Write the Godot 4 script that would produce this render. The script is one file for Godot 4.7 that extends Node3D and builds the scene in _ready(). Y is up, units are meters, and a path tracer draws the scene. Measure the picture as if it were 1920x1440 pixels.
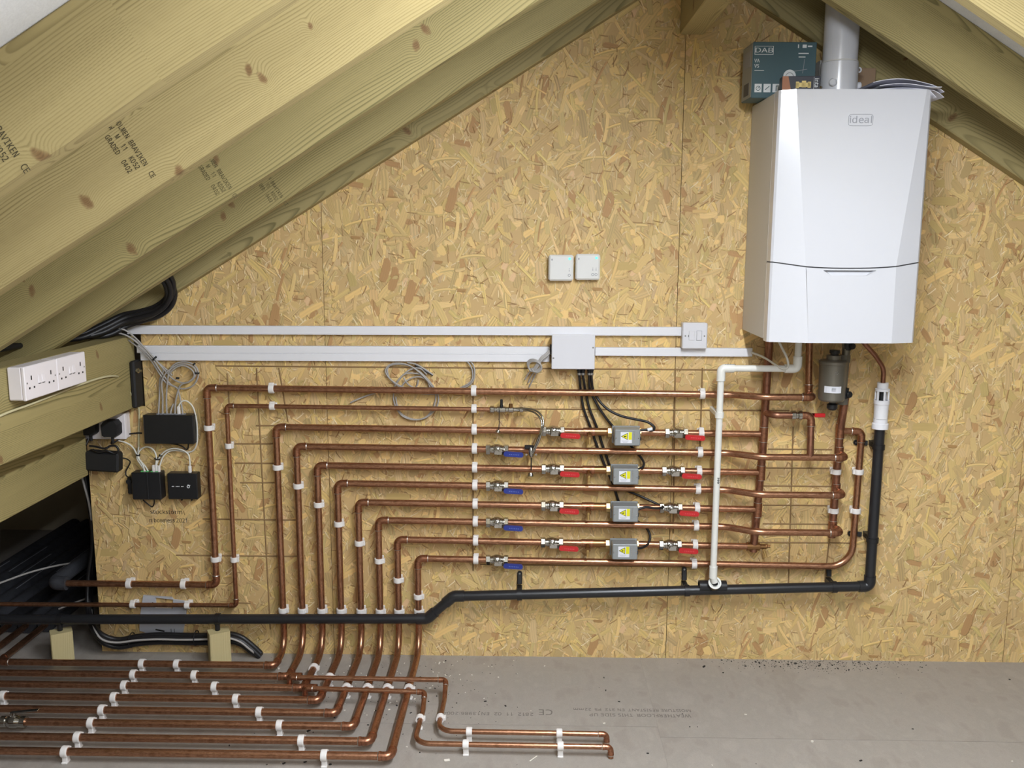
extends Node3D
# Loft plant room: a gable wall of strand board with heating pipework, a boiler under the roof slope, pipes clipped across the floor.
# All positions are metres: x right along the gable wall, y up from the floor, z out of the wall.

const ROOF_L := 1.954      # underside of the left rafters at x = 0
const ROOF_R := 2.5587     # underside of the right rafters, carried on to x = 0
const SLOPE_L := 0.6125
const SLOPE_R := -0.6185
const PIPE_Z := 0.032      # centre of the clipped pipes in front of the wall
const ROWS := [0.939, 0.879, 0.809, 0.744, 0.680, 0.619, 0.554, 0.4925, 0.4255, 0.3595]
const COLUMNS := [-1.06, -0.996, -0.836, -0.77, -0.703, -0.637, -0.569, -0.503, -0.44, -0.372]
const FLOOR_RUN := [0.0, 0.0, 0.152, 0.227, 0.3, 0.375, 0.45, 0.522, 0.6, 0.672]
const PIPE_NAMES := ["top thick pipe", "thin second pipe", "first red-valve pipe", "first blue-valve pipe", "second red-valve pipe", "second blue-valve pipe", "third red-valve pipe", "third blue-valve pipe", "lowest red-valve pipe", "lowest blue-valve pipe"]
const ORDER := ["uppermost", "second", "third", "lowest"]

var taken := {}
var mats := {}
var rng := RandomNumberGenerator.new()


class Shape:
	var v := PackedVector3Array()
	var n := PackedVector3Array()
	var uv := PackedVector2Array()
	var ix := PackedInt32Array()

	func quad(a: Vector3, b: Vector3, c: Vector3, d: Vector3, ua := Vector2.ZERO, ub := Vector2(1, 0), uc := Vector2(1, 1), ud := Vector2(0, 1)) -> void:
		# corners run counter-clockwise seen from outside
		var nn := (b - a).cross(d - a)
		if nn.length() < 1e-12:
			nn = (c - b).cross(d - b)
		nn = nn.normalized()
		var k := v.size()
		for p in [a, b, c, d]:
			v.append(p)
			n.append(nn)
		for t in [ua, ub, uc, ud]:
			uv.append(t)
		ix.append_array([k, k + 2, k + 1, k, k + 3, k + 2])

	func tri(a: Vector3, b: Vector3, c: Vector3) -> void:
		var nn := (b - a).cross(c - a).normalized()
		var k := v.size()
		for p in [a, b, c]:
			v.append(p)
			n.append(nn)
			uv.append(Vector2(p.x, p.y))
		ix.append_array([k, k + 2, k + 1])

	func box(c: Vector3, s: Vector3, bevel := 0.0, bs := Basis.IDENTITY) -> void:
		var h := s / 2
		var b: float = min(bevel, min(h.x, min(h.y, h.z)) * 0.95)
		if b <= 0.0:
			for ax in 3:
				for sg in [-1.0, 1.0]:
					var e := Vector3.ZERO
					e[ax] = sg
					var u := Vector3.ZERO
					u[(ax + 1) % 3] = sg
					var w := Vector3.ZERO
					w[(ax + 2) % 3] = 1
					var o := c + bs * (e * h)
					var uu := bs * (u * h)
					var ww := bs * (w * h)
					quad(o - uu - ww, o + uu - ww, o + uu + ww, o - uu + ww)
			return
		for ax in 3:
			for sg in [-1.0, 1.0]:
				var i := (ax + 1) % 3
				var j := (ax + 2) % 3
				var e := Vector3.ZERO
				e[ax] = sg * h[ax]
				var u := Vector3.ZERO
				u[i] = sg * (h[i] - b)
				var w := Vector3.ZERO
				w[j] = h[j] - b
				quad(c + bs * (e - u - w), c + bs * (e + u - w), c + bs * (e + u + w), c + bs * (e - u + w))
		for ax in 3:
			var i := (ax + 1) % 3
			var j := (ax + 2) % 3
			for si in [-1.0, 1.0]:
				for sj in [-1.0, 1.0]:
					var p := Vector3.ZERO
					p[i] = si * h[i]
					p[j] = sj * (h[j] - b)
					var q := Vector3.ZERO
					q[i] = si * (h[i] - b)
					q[j] = sj * h[j]
					var t := Vector3.ZERO
					t[ax] = h[ax] - b
					if si * sj > 0:
						quad(c + bs * (p - t), c + bs * (q - t), c + bs * (q + t), c + bs * (p + t)) if false else quad(c + bs * (p + t), c + bs * (p - t), c + bs * (q - t), c + bs * (q + t))
					else:
						quad(c + bs * (p - t), c + bs * (p + t), c + bs * (q + t), c + bs * (q - t))
		for sx in [-1.0, 1.0]:
			for sy in [-1.0, 1.0]:
				for sz in [-1.0, 1.0]:
					var a := c + bs * Vector3(sx * h.x, sy * (h.y - b), sz * (h.z - b))
					var d := c + bs * Vector3(sx * (h.x - b), sy * h.y, sz * (h.z - b))
					var g := c + bs * Vector3(sx * (h.x - b), sy * (h.y - b), sz * h.z)
					if sx * sy * sz > 0:
						tri(a, d, g)
					else:
						tri(a, g, d)

	func tube(path: Array, r: float, seg := 12, caps := true, len0 := 0.0) -> void:
		var m := path.size()
		var t0: Vector3 = (path[1] - path[0]).normalized()
		var u := t0.cross(Vector3.UP if absf(t0.y) < 0.9 else Vector3.RIGHT).normalized()
		var base := v.size()
		var run := len0
		for i in m:
			var t: Vector3
			if i == 0:
				t = t0
			elif i == m - 1:
				t = (path[i] - path[i - 1]).normalized()
			else:
				t = ((path[i] - path[i - 1]).normalized() + (path[i + 1] - path[i]).normalized()).normalized()
			if i > 0:
				run += (path[i] - path[i - 1]).length()
			u = (u - t * u.dot(t)).normalized()
			var w := t.cross(u)
			for j in seg + 1:
				var a := TAU * j / seg
				var d := u * cos(a) + w * sin(a)
				v.append(path[i] + d * r)
				n.append(d)
				uv.append(Vector2(run, float(j) / seg))
		for i in m - 1:
			for j in seg:
				var k := base + i * (seg + 1) + j
				var l := k + seg + 1
				ix.append_array([k, l, k + 1, k + 1, l, l + 1])
		if caps:
			for e in [0, m - 1]:
				var t: Vector3 = -t0 if e == 0 else (path[m - 1] - path[m - 2]).normalized()
				var k := v.size()
				v.append(path[e])
				n.append(t)
				uv.append(Vector2(run, 0.5))
				for j in seg + 1:
					v.append(v[base + e * (seg + 1) + j])
					n.append(t)
					uv.append(Vector2(run, float(j) / seg))
				for j in seg:
					if e == 0:
						ix.append_array([k, k + 1 + j, k + 2 + j])
					else:
						ix.append_array([k, k + 2 + j, k + 1 + j])

	func lathe(o: Vector3, axis: Vector3, prof: Array, seg := 20, flat := false, turn := 0.0) -> void:
		# prof: [radius, height along axis] from one end to the other, outside on the right
		var t := axis.normalized()
		var u := t.cross(Vector3.UP if absf(t.y) < 0.9 else Vector3.RIGHT).normalized()
		var w := t.cross(u)
		for i in prof.size() - 1:
			var r0: float = prof[i][0]
			var h0: float = prof[i][1]
			var r1: float = prof[i + 1][0]
			var h1: float = prof[i + 1][1]
			var sl := Vector2(h1 - h0, -(r1 - r0)).normalized()
			if flat:
				for j in seg:
					var a := turn + TAU * j / seg
					var b := turn + TAU * (j + 1) / seg
					var da := u * cos(a) + w * sin(a)
					var db := u * cos(b) + w * sin(b)
					quad(o + da * r0 + t * h0, o + db * r0 + t * h0, o + db * r1 + t * h1, o + da * r1 + t * h1)
				continue
			var k := v.size()
			for j in seg + 1:
				var a := turn + TAU * j / seg
				var d := u * cos(a) + w * sin(a)
				var nn := (d * sl.x + t * sl.y).normalized()
				v.append(o + d * r0 + t * h0)
				v.append(o + d * r1 + t * h1)
				n.append(nn)
				n.append(nn)
				uv.append(Vector2(h0, float(j) / seg))
				uv.append(Vector2(h1, float(j) / seg))
			for j in seg:
				var q := k + j * 2
				ix.append_array([q, q + 1, q + 2, q + 1, q + 3, q + 2])

	func prism(poly: PackedVector2Array, z0: float, z1: float, xf := Transform3D.IDENTITY, uvs := 1.0, uvo := Vector2.ZERO) -> void:
		var p := poly
		if Geometry2D.is_polygon_clockwise(p):
			p = p.duplicate()
			p.reverse()
		var tr := Geometry2D.triangulate_polygon(p)
		var m := p.size()
		for side in [0, 1]:
			var k := v.size()
			var z: float = z1 if side == 1 else z0
			var nn := xf.basis * Vector3(0, 0, 1 if side == 1 else -1)
			for q in p:
				v.append(xf * Vector3(q.x, q.y, z))
				n.append(nn.normalized())
				uv.append(Vector2(q.x, -q.y) * uvs + uvo)
			for t in tr.size() / 3:
				var a := tr[t * 3]
				var b := tr[t * 3 + 1]
				var c := tr[t * 3 + 2]
				if (p[b] - p[a]).cross(p[c] - p[a]) < 0:
					var s := b
					b = c
					c = s
				if side == 1:
					ix.append_array([k + a, k + c, k + b])
				else:
					ix.append_array([k + a, k + b, k + c])
		for i in m:
			var a := p[i]
			var b := p[(i + 1) % m]
			var ua := Vector2(a.x, -a.y) * uvs + uvo
			var ub := Vector2(b.x, -b.y) * uvs + uvo
			var dz := Vector2(0, (z1 - z0) * uvs)
			quad(xf * Vector3(a.x, a.y, z0), xf * Vector3(b.x, b.y, z0), xf * Vector3(b.x, b.y, z1), xf * Vector3(a.x, a.y, z1), ua, ub, ub + dz, ua + dz)

	func beam(a: Vector3, b: Vector3, wide: Vector3, up: Vector3, uvo := Vector2.ZERO) -> void:
		# a timber from a to b along its centre; wide and up are its half sizes across; u runs along the grain
		var l := (b - a).length()
		var e := 0.003
		var w := wide - wide.normalized() * e
		var h := up - up.normalized() * e
		var corners := [w + up, -w + up, -wide + h, -wide - h, -w - up, w - up, wide - h, wide + h]
		var acc := 0.0
		for i in 8:
			var p: Vector3 = corners[i]
			var q: Vector3 = corners[(i + 1) % 8]
			var step := (q - p).length()
			var s0 := Vector2(0, acc / 0.16) + uvo
			var s1 := Vector2(0, (acc + step) / 0.16) + uvo
			var du := Vector2(l / 2.4, 0)
			if (b - a).cross(p).dot(q - p) > 0:
				quad(a + q, a + p, b + p, b + q, s1, s0, s0 + du, s1 + du) if false else quad(a + p, a + q, b + q, b + p, s0, s1, s1 + du, s0 + du)
			else:
				quad(a + q, a + p, b + p, b + q, s1, s0, s0 + du, s1 + du)
			acc += step
		for e2 in [a, b]:
			var k := v.size()
			var nn := (b - a).normalized() * (-1.0 if e2 == a else 1.0)
			for c in corners:
				v.append(e2 + c)
				n.append(nn)
				uv.append(Vector2(c.dot(wide.normalized()) / 2.4, c.dot(up.normalized()) / 0.16) + uvo)
			for i in range(1, 7):
				ix.append_array([k, k + i, k + i + 1] if nn.dot(Vector3.ONE) > 0 else [k, k + i + 1, k + i])

	func mesh() -> ArrayMesh:
		var a := []
		a.resize(Mesh.ARRAY_MAX)
		a[Mesh.ARRAY_VERTEX] = v
		a[Mesh.ARRAY_NORMAL] = n
		a[Mesh.ARRAY_TEX_UV] = uv
		a[Mesh.ARRAY_INDEX] = ix
		var m := ArrayMesh.new()
		m.add_surface_from_arrays(Mesh.PRIMITIVE_TRIANGLES, a)
		return m


# ---------------------------------------------------------------- naming and placing

func numbered(called: String) -> String:
	taken[called] = taken.get(called, -1) + 1
	return called if taken[called] == 0 else "%s_%03d" % [called, taken[called]]

func thing(called: String, label: String, category: String, at := Vector3.ZERO, group := "", turn := Basis.IDENTITY) -> Node3D:
	var o := Node3D.new()
	o.name = numbered(called)
	add_child(o)
	o.transform = Transform3D(turn, at)
	o.set_meta("label", label)
	o.set_meta("category", category)
	if group != "":
		o.set_meta("group", group)
	return o

func structure(called: String) -> Node3D:
	var o := Node3D.new()
	o.name = called
	add_child(o)
	o.set_meta("kind", "structure")
	return o

func part(called: String, mesh: Mesh, m: Material, parent: Node3D, xf := Transform3D.IDENTITY, label := "") -> MeshInstance3D:
	var o := MeshInstance3D.new()
	o.name = called
	o.mesh = mesh
	o.material_override = m
	o.transform = xf
	parent.add_child(o, true)
	if label != "":
		o.set_meta("label", label)
	return o

func made(called: String, s: Shape, m: Material, parent: Node3D, label := "") -> MeshInstance3D:
	# the shape is given in metres of the room; it is moved into its parent's own axes
	var g := Transform3D.IDENTITY
	var q: Node = parent
	while q != self:
		g = q.transform * g
		q = q.get_parent()
	return part(called, s.mesh(), m, parent, g.affine_inverse(), label)

func copy(o: Node3D, at: Transform3D, label := "", group := "") -> Node3D:
	var c := o.duplicate()
	c.name = numbered(str(o.name).rstrip("_0123456789"))
	add_child(c)
	c.transform = at
	if label != "":
		c.set_meta("label", label)
	if group != "":
		c.set_meta("group", group)
	return c

func letters(called: String, words: String, high: float, at: Vector3, turn: Basis, m: Material, parent: Node3D, depth := 0.0006, font := "Droid Sans", stretch := 1.0) -> MeshInstance3D:
	var t := TextMesh.new()
	var f := SystemFont.new()
	f.font_names = PackedStringArray([font])
	t.font = f
	t.text = words
	t.font_size = 32
	t.pixel_size = high / 23.0
	t.curve_step = 3.0
	t.depth = depth
	t.horizontal_alignment = HORIZONTAL_ALIGNMENT_CENTER
	t.vertical_alignment = VERTICAL_ALIGNMENT_CENTER
	return part(called, t, m, parent, Transform3D(turn * Basis.from_scale(Vector3(stretch, 1, 1)), at))


# ---------------------------------------------------------------- paths

func fillet(pts: Array, radii) -> Array:
	# rounds the corners of a polyline; radii is one radius or one per inner corner
	var out := [pts[0]]
	for i in range(1, pts.size() - 1):
		var r: float = radii[i - 1] if radii is Array else radii
		var p: Vector3 = pts[i]
		var a: Vector3 = (pts[i - 1] - p).normalized()
		var b: Vector3 = (pts[i + 1] - p).normalized()
		var half := acos(clampf(a.dot(b), -1, 1)) / 2
		if half > 1.56:
			out.append(p)
			continue
		var back: float = min(r / tan(half), min((pts[i - 1] - p).length(), (pts[i + 1] - p).length()) * 0.5)
		var rr := back * tan(half)
		var c := p + (a + b).normalized() * (rr / sin(half))
		var s := p + a * back - c
		var e := p + b * back - c
		var steps := 8
		for k in steps + 1:
			out.append(c + s.slerp(e, float(k) / steps))
	out.append(pts[-1])
	return out

func smooth_path(pts: Array, steps := 7) -> Array:
	var out := []
	for i in pts.size() - 1:
		var a: Vector3 = pts[max(i - 1, 0)]
		var b: Vector3 = pts[i]
		var c: Vector3 = pts[i + 1]
		var d: Vector3 = pts[min(i + 2, pts.size() - 1)]
		for k in steps:
			var t := float(k) / steps
			out.append(0.5 * (2 * b + (c - a) * t + (2 * a - 5 * b + 4 * c - d) * t * t + (3 * b - a - 3 * c + d) * t * t * t))
	out.append(pts[-1])
	return out

func pipe(called: String, label: String, category: String, group: String, pts: Array, r: float, corners: Array, m: Material, fit: Material) -> Node3D:
	# corners: for every inner point either a bend radius, or 0 for a soldered elbow fitting there
	var t := thing(called, label, category, pts[0], group)
	var radii := []
	for c in corners:
		radii.append(c if c > 0 else r * 1.75)
	var s := Shape.new()
	s.tube(fillet(pts, radii), r, 16)
	made("tube", s, m, t)
	for i in corners.size():
		if corners[i] > 0:
			continue
		var p: Vector3 = pts[i + 1]
		var a: Vector3 = (pts[i] - p).normalized()
		var b: Vector3 = (pts[i + 2] - p).normalized()
		var reach: float = min(r * 3.0, min((pts[i] - p).length(), (pts[i + 2] - p).length()) * 0.9)
		var e := Shape.new()
		e.tube(fillet([p + a * reach, p, p + b * reach], r * 1.75), r * 1.11, 16)
		for d in [a, b]:
			e.lathe(p + d * reach, d, [[r * 0.9, -0.006], [r * 1.2, -0.006], [r * 1.2, 0.0], [r * 0.9, 0.0]], 16)
		made("elbow", e, fit, t)
		for d in [a, b]:
			var so := Shape.new()
			so.lathe(p + d * (reach + 0.0006), d, [[r * 0.95, -0.0005], [r * 1.13, 0.0], [r * 1.05, 0.0022], [r * 0.98, 0.0022]], 16)
			made("solder_ring", so, mats.solder, t)
	return t

func cable(called: String, label: String, category: String, pts: Array, r: float, m: Material, group := "", parent: Node3D = null, smooth := true) -> Node3D:
	var s := Shape.new()
	s.tube(smooth_path(pts) if smooth else pts, r, 8)
	if parent != null:
		return made(called, s, m, parent)
	var t := thing(called, label, category, pts[0], group)
	made("sheath", s, m, t)
	return t


# ---------------------------------------------------------------- materials and their computed textures

func srgb(r: int, g: int, b: int) -> Color:
	return Color(r / 255.0, g / 255.0, b / 255.0)

func plain(c: Color, rough: float, metal := 0.0, spec := 0.5) -> StandardMaterial3D:
	var m := StandardMaterial3D.new()
	m.albedo_color = c
	m.roughness = rough
	m.metallic = metal
	m.metallic_specular = spec
	return m

func textured(im: Image, rough: float, metal := 0.0, normal: Image = null, strength := 1.0) -> StandardMaterial3D:
	var m := StandardMaterial3D.new()
	m.albedo_texture = ImageTexture.create_from_image(im)
	m.roughness = rough
	m.metallic = metal
	if normal != null:
		m.normal_enabled = true
		m.normal_texture = ImageTexture.create_from_image(normal)
		m.normal_scale = strength
	return m

func strand_board() -> Array:
	# strands of wood pressed flat: rotated chips stamped over one another, colour and height together; 2048 px cover 2.4 m
	var r := RandomNumberGenerator.new()
	r.seed = 41
	var side := 2048
	var col := Image.create(side, side, false, Image.FORMAT_RGBA8)
	var hgt := Image.create(side, side, false, Image.FORMAT_RGBA8)
	col.fill(srgb(200, 168, 116))
	hgt.fill(Color(0.4, 0.4, 0.4))
	var chips := []
	for k in 230:
		var small := k >= 150
		var lng := r.randf_range(7, 30) if small else r.randf_range(26, 96) * (1.0 if r.randf() < 0.75 else 0.5)
		var wid := r.randf_range(1.3, 3.4) if small else r.randf_range(7, 28) * (0.5 if r.randf() < 0.3 else 1.0)
		var ang := r.randf_range(-1.0, 1.0) * PI * 0.5
		if r.randf() < 0.6:
			ang = PI / 2 + r.randfn(0, 0.5)
		var lum := 1.0 + clampf(r.randfn(0, 0.06), -0.12, 0.11)
		var tone := Color((210 + r.randfn(0, 2)) / 255.0 * lum, (180 + r.randfn(0, 1.5)) / 255.0 * lum, (122 + r.randfn(0, 4)) / 255.0 * lum)
		if not small and k % 20 == 0:
			tone = [srgb(172, 134, 84), srgb(182, 142, 94), srgb(164, 126, 78), srgb(188, 148, 98)][r.randi() % 4]
		if small:
			tone = [srgb(230, 208, 164), srgb(166, 130, 84), srgb(222, 198, 152), srgb(140, 104, 64), srgb(236, 218, 180), srgb(184, 150, 100), srgb(226, 204, 158), srgb(214, 186, 136)][r.randi() % 8]
		var ca := cos(ang)
		var sa := sin(ang)
		var bow := r.randf_range(-0.06, 0.06) * lng if small else r.randf_range(-0.05, 0.05) * lng
		var pad := absf(bow) * 2.0
		var bw := int(ceil(absf(lng * ca) + absf((wid + pad) * sa))) + 3
		var bh := int(ceil(absf(lng * sa) + absf((wid + pad) * ca))) + 3
		var ic := Image.create(bw, bh, false, Image.FORMAT_RGBA8)
		var ih := Image.create(bw, bh, false, Image.FORMAT_RGBA8)
		var high := r.randf_range(0.2, 1.0)
		var tip := r.randf_range(-0.03, 0.03)
		var slant := [r.randf_range(-0.7, 0.7), r.randf_range(-0.7, 0.7)]
		var taper := [r.randf_range(0.0, 0.35), r.randf_range(0.0, 0.35)]
		var fr := [r.randf_range(0.5, 1.1), r.randf_range(1.4, 2.6), r.randf_range(3.0, 5.0)]
		var am := [r.randf_range(0.0, 0.05), r.randf_range(0.01, 0.045), r.randf_range(0.01, 0.03)]
		if k % 23 == 0:
			am[0] = 0.1
		var ph := r.randf() * 9.0
		for y in bh:
			for x in bw:
				var dx := x - bw / 2.0 + 0.5
				var dy := y - bh / 2.0 + 0.5
				var l := dx * ca + dy * sa
				var t := l / (lng / 2)
				var w := -dx * sa + dy * ca + bow * (t * t - 0.5)
				var e := 1 if t > 0 else 0
				var ragged: float = lng / 2 - absf(w) * absf(slant[e]) - w * slant[e] * 0.5 - 1.8 * absf(sin(w * 1.3 + ph)) - 1.2 * absf(sin(w * 3.1 + ph * 2)) if not small else lng / 2
				var edge: float = wid / 2 * (1.0 - taper[e] * pow(absf(t), 3.0) - 0.1 * absf(sin(l * 0.13 + ph)) - 0.06 * absf(sin(l * 0.41 + ph)))
				var a := clampf(ragged - absf(l) + 0.5, 0, 1) * clampf(edge - absf(w) + 0.5, 0, 1)
				if a <= 0:
					continue
				var wv := w + 0.6 * sin(l * 0.07 + ph)
				var g: float = 1.0 + am[0] * sin(wv * fr[0] + ph) + am[1] * sin(wv * fr[1] + l * 0.03) + am[2] * sin(wv * fr[2] + l * 0.11 + ph)
				ic.set_pixel(x, y, Color(tone.r * g, tone.g * g, tone.b * g, a * (0.92 if small else 1.0)))
				var hh := clampf(high + tip * w * 0.6 + 0.5 * (g - 1.0), 0, 1)
				ih.set_pixel(x, y, Color(hh, hh, hh, a))
		chips.append([ic, ih])
	for k in 24000:
		var c: Array = chips[r.randi() % 150]
		if k % 20 > 6 and k > 5000:
			c = chips[150 + r.randi() % 80]
		var s: Vector2i = c[0].get_size()
		var at := Vector2i(r.randi() % side, r.randi() % side)
		for ox in ([0, -side] if at.x + s.x > side else [0]):
			for oy in ([0, -side] if at.y + s.y > side else [0]):
				col.blend_rect(c[0], Rect2i(Vector2i.ZERO, s), at + Vector2i(ox, oy))
				hgt.blend_rect(c[1], Rect2i(Vector2i.ZERO, s), at + Vector2i(ox, oy))
	hgt.bump_map_to_normal_map(3.0)
	return [col, hgt]

func wood(sd: int, w: int, h: int, light: Color, dark: Color, knots: int, flatsawn: float) -> Image:
	# growth rings cut lengthwise: w px cover 2.4 m along the grain, h px cover 0.16 m across
	var r := RandomNumberGenerator.new()
	r.seed = sd
	var nz := FastNoiseLite.new()
	nz.seed = sd
	nz.frequency = 1.0
	nz.fractal_octaves = 2
	var ks := []
	for k in knots:
		ks.append([r.randf() * 2.4, r.randf() * 0.16, r.randf_range(0.004, 0.011), r.randf_range(0.8, 1.6)])
	var d := PackedByteArray()
	d.resize(w * h * 3)
	var pith := r.randf_range(-0.03, 0.09)
	var brown := Color(0.47, 0.34, 0.21)
	for y in h:
		var vv := 0.16 * y / h
		for x in w:
			var u := 2.4 * x / w
			var warp := nz.get_noise_2d(u * 1.7, vv * 9.0) * 0.012
			var bend := nz.get_noise_2d(u * 0.8 + 40.0, 3.0) * 0.02
			var cut := flatsawn * (0.028 + 0.022 * sin(u * 1.9 + sd)) + 0.004
			var v2 := vv - pith - bend + warp
			var knot := 0.0
			var push := 0.0
			for k in ks:
				var du: float = absf(u - k[0])
				if du > 0.12:
					continue
				var dv: float = vv - k[1]
				var sk: float = (u - k[0]) + dv * (k[3] - 1.2)
				var q: float = sk * sk / (k[2] * k[2]) + dv * dv / (k[2] * k[2] * 2.6) + nz.get_noise_2d(u * 60.0, vv * 60.0) * 0.5
				knot = maxf(knot, clampf(1.2 - q * 0.9, 0, 1))
				push += 0.010 * exp(-maxf(q, 0.0) * 0.22) * k[3]
			var rad := sqrt(v2 * v2 + cut * cut) + push
			var ring := rad * 230.0
			var f: float = ring - floorf(ring)
			var late: float = clampf((f - 0.55) / 0.35, 0, 1) * (1.0 if f < 0.93 else (1.0 - f) / 0.07)
			var fine := nz.get_noise_2d(u * 9.0, vv * 900.0) * 0.05 + nz.get_noise_2d(u * 3.0 + 9.0, vv * 60.0) * 0.06
			var tone := clampf(late * (0.35 + 0.45 * clampf(nz.get_noise_2d(u * 0.9, vv * 14.0 + 70.0) + 0.5, 0, 1)) + fine, -0.2, 1)
			var c := light.lerp(dark, tone)
			if knot > 0:
				c = c.lerp(brown.lerp(Color(0.33, 0.23, 0.14), clampf(sin(rad * 1800.0) * 0.5 + 0.1, 0, 1)), knot * 0.75)
			var at := (y * w + x) * 3
			d[at] = clampi(int(c.r * 255), 0, 255)
			d[at + 1] = clampi(int(c.g * 255), 0, 255)
			d[at + 2] = clampi(int(c.b * 255), 0, 255)
	return Image.create_from_data(w, h, false, Image.FORMAT_RGB8, d)

func patchy(sd: int, w: int, h: int, colors: Array, fx: float, fy: float, fine: float) -> Image:
	# soft patches between the given colours with a fine grain on top
	var nz := FastNoiseLite.new()
	nz.seed = sd
	nz.frequency = 1.0
	nz.fractal_octaves = 4
	var r := RandomNumberGenerator.new()
	r.seed = sd
	var d := PackedByteArray()
	d.resize(w * h * 3)
	for y in h:
		for x in w:
			# the noise is taken round two circles so that the picture repeats without a seam
			var ax := TAU * x / w
			var t := clampf(nz.get_noise_3d(cos(ax) * fx, sin(ax) * fx, absf(float(y) / h - 0.5) * 2.0 * fy) * 1.1 + 0.5, 0, 0.999) * (colors.size() - 1)
			var c: Color = colors[int(t)].lerp(colors[int(t) + 1], t - int(t))
			var g := 1.0 + r.randf_range(-fine, fine)
			var at := (y * w + x) * 3
			d[at] = clampi(int(c.r * g * 255), 0, 255)
			d[at + 1] = clampi(int(c.g * g * 255), 0, 255)
			d[at + 2] = clampi(int(c.b * g * 255), 0, 255)
	return Image.create_from_data(w, h, false, Image.FORMAT_RGB8, d)

func make_materials() -> void:
	var osb := strand_board()
	mats.osb = textured(osb[0], 0.62, 0.0, osb[1], 0.8)
	mats.wood = []
	for k in 3:
		mats.wood.append(textured(wood(11 + k * 7, 2048, 224, [srgb(174, 157, 108), srgb(156, 142, 94), srgb(158, 144, 98)][k], [srgb(124, 110, 68), srgb(98, 90, 52), srgb(106, 97, 60)][k], [13, 6, 4][k], [0.45, 1.0, 1.2][k]), 0.72))
	mats.block = textured(wood(77, 1024, 224, srgb(196, 182, 136), srgb(172, 154, 108), 3, 0.4), 0.75)
	var tarnish := [srgb(148, 106, 80), srgb(170, 124, 96), srgb(182, 136, 107), srgb(158, 114, 87), srgb(190, 144, 116)]
	mats.copper = textured(patchy(5, 512, 128, tarnish, 2.6, 3.0, 0.05), 0.3, 0.92)
	mats.copper.uv1_scale = Vector3(1.6, 1, 1)
	mats.copper_dull = textured(patchy(6, 512, 128, [srgb(128, 88, 70), srgb(148, 104, 83), srgb(158, 113, 91), srgb(138, 96, 76)], 3.0, 3.0, 0.05), 0.4, 0.88)
	mats.copper_dull.uv1_scale = Vector3(1.3, 1, 1)
	mats.fitting = textured(patchy(8, 256, 64, [srgb(146, 100, 76), srgb(176, 125, 97), srgb(160, 112, 86)], 2.0, 2.0, 0.05), 0.33, 0.92)
	mats.fitting.uv1_scale = Vector3(6, 1, 1)
	mats.solder = plain(srgb(196, 186, 176), 0.35, 0.9)
	mats.brass = plain(srgb(206, 172, 112), 0.3, 0.7)
	mats.brass_dark = plain(srgb(150, 112, 74), 0.3, 0.9)
	mats.chrome = plain(srgb(184, 182, 176), 0.14, 1.0)
	mats.steel = plain(srgb(170, 170, 168), 0.35, 0.9)
	mats.clip = plain(srgb(226, 222, 218), 0.5)
	mats.pvc = plain(srgb(226, 226, 230), 0.35)
	mats.overflow = plain(srgb(228, 228, 222), 0.3)
	mats.plate = plain(srgb(214, 214, 219), 0.28)
	mats.socket = plain(srgb(230, 224, 226), 0.3)
	mats.enamel = plain(srgb(204, 205, 210), 0.22)
	mats.enamel.clearcoat_enabled = true
	mats.enamel.clearcoat = 0.5
	mats.enamel.clearcoat_roughness = 0.08
	mats.casing = plain(srgb(206, 204, 200), 0.5)
	mats.seam = plain(srgb(84, 84, 88), 0.6)
	mats.print_grey = plain(srgb(150, 152, 158), 0.5)
	mats.black = plain(srgb(26, 27, 30), 0.38)
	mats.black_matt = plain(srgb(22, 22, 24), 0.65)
	mats.waste = plain(srgb(34, 35, 38), 0.3)
	mats.foam = textured(patchy(14, 256, 64, [srgb(44, 45, 50), srgb(56, 57, 62), srgb(50, 51, 56)], 3.0, 2.0, 0.05), 0.8)
	mats.cord = plain(srgb(24, 23, 25), 0.45)
	mats.grey_cable = plain(srgb(162, 158, 154), 0.45)
	mats.white_cable = plain(srgb(216, 214, 204), 0.42)
	mats.cream_cable = plain(srgb(196, 188, 150), 0.45)
	mats.red = plain(srgb(190, 34, 38), 0.32)
	mats.blue = plain(srgb(36, 52, 132), 0.32)
	mats.lever_print_red = plain(srgb(212, 84, 86), 0.4)
	mats.lever_print_blue = plain(srgb(92, 110, 176), 0.4)
	mats.alu = plain(srgb(150, 154, 155), 0.4, 0.25)
	mats.sticker = plain(srgb(226, 228, 236), 0.4)
	mats.yellow = plain(srgb(226, 222, 30), 0.45)
	mats.backplate = plain(srgb(186, 188, 194), 0.45)
	mats.ink = plain(srgb(30, 28, 26), 0.7)
	mats.stamp = plain(srgb(70, 62, 42), 0.8)
	mats.stamp_faint = plain(srgb(92, 84, 54), 0.8)
	mats.pencil = plain(srgb(146, 118, 80), 0.8)
	mats.floor_ink = plain(srgb(112, 106, 100), 0.8)
	mats.floor = textured(patchy(3, 1024, 1024, [srgb(150, 143, 135), srgb(158, 151, 143), srgb(154, 148, 140), srgb(161, 154, 146)], 2.2, 4.0, 0.035), 0.55)
	mats.floor.uv1_scale = Vector3(0.8, 0.8, 1)
	mats.membrane = textured(patchy(21, 512, 512, [srgb(220, 221, 224), srgb(232, 233, 236), srgb(226, 227, 230)], 1.2, 1.5, 0.02), 0.5)
	mats.plaster = plain(srgb(176, 164, 140), 0.85)
	mats.filter = plain(srgb(126, 122, 112), 0.38, 0.6)
	mats.hive = plain(srgb(222, 222, 220), 0.3)
	mats.led = plain(srgb(120, 235, 205), 0.4)
	mats.led.emission_enabled = true
	mats.led.emission = srgb(70, 230, 190)
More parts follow.
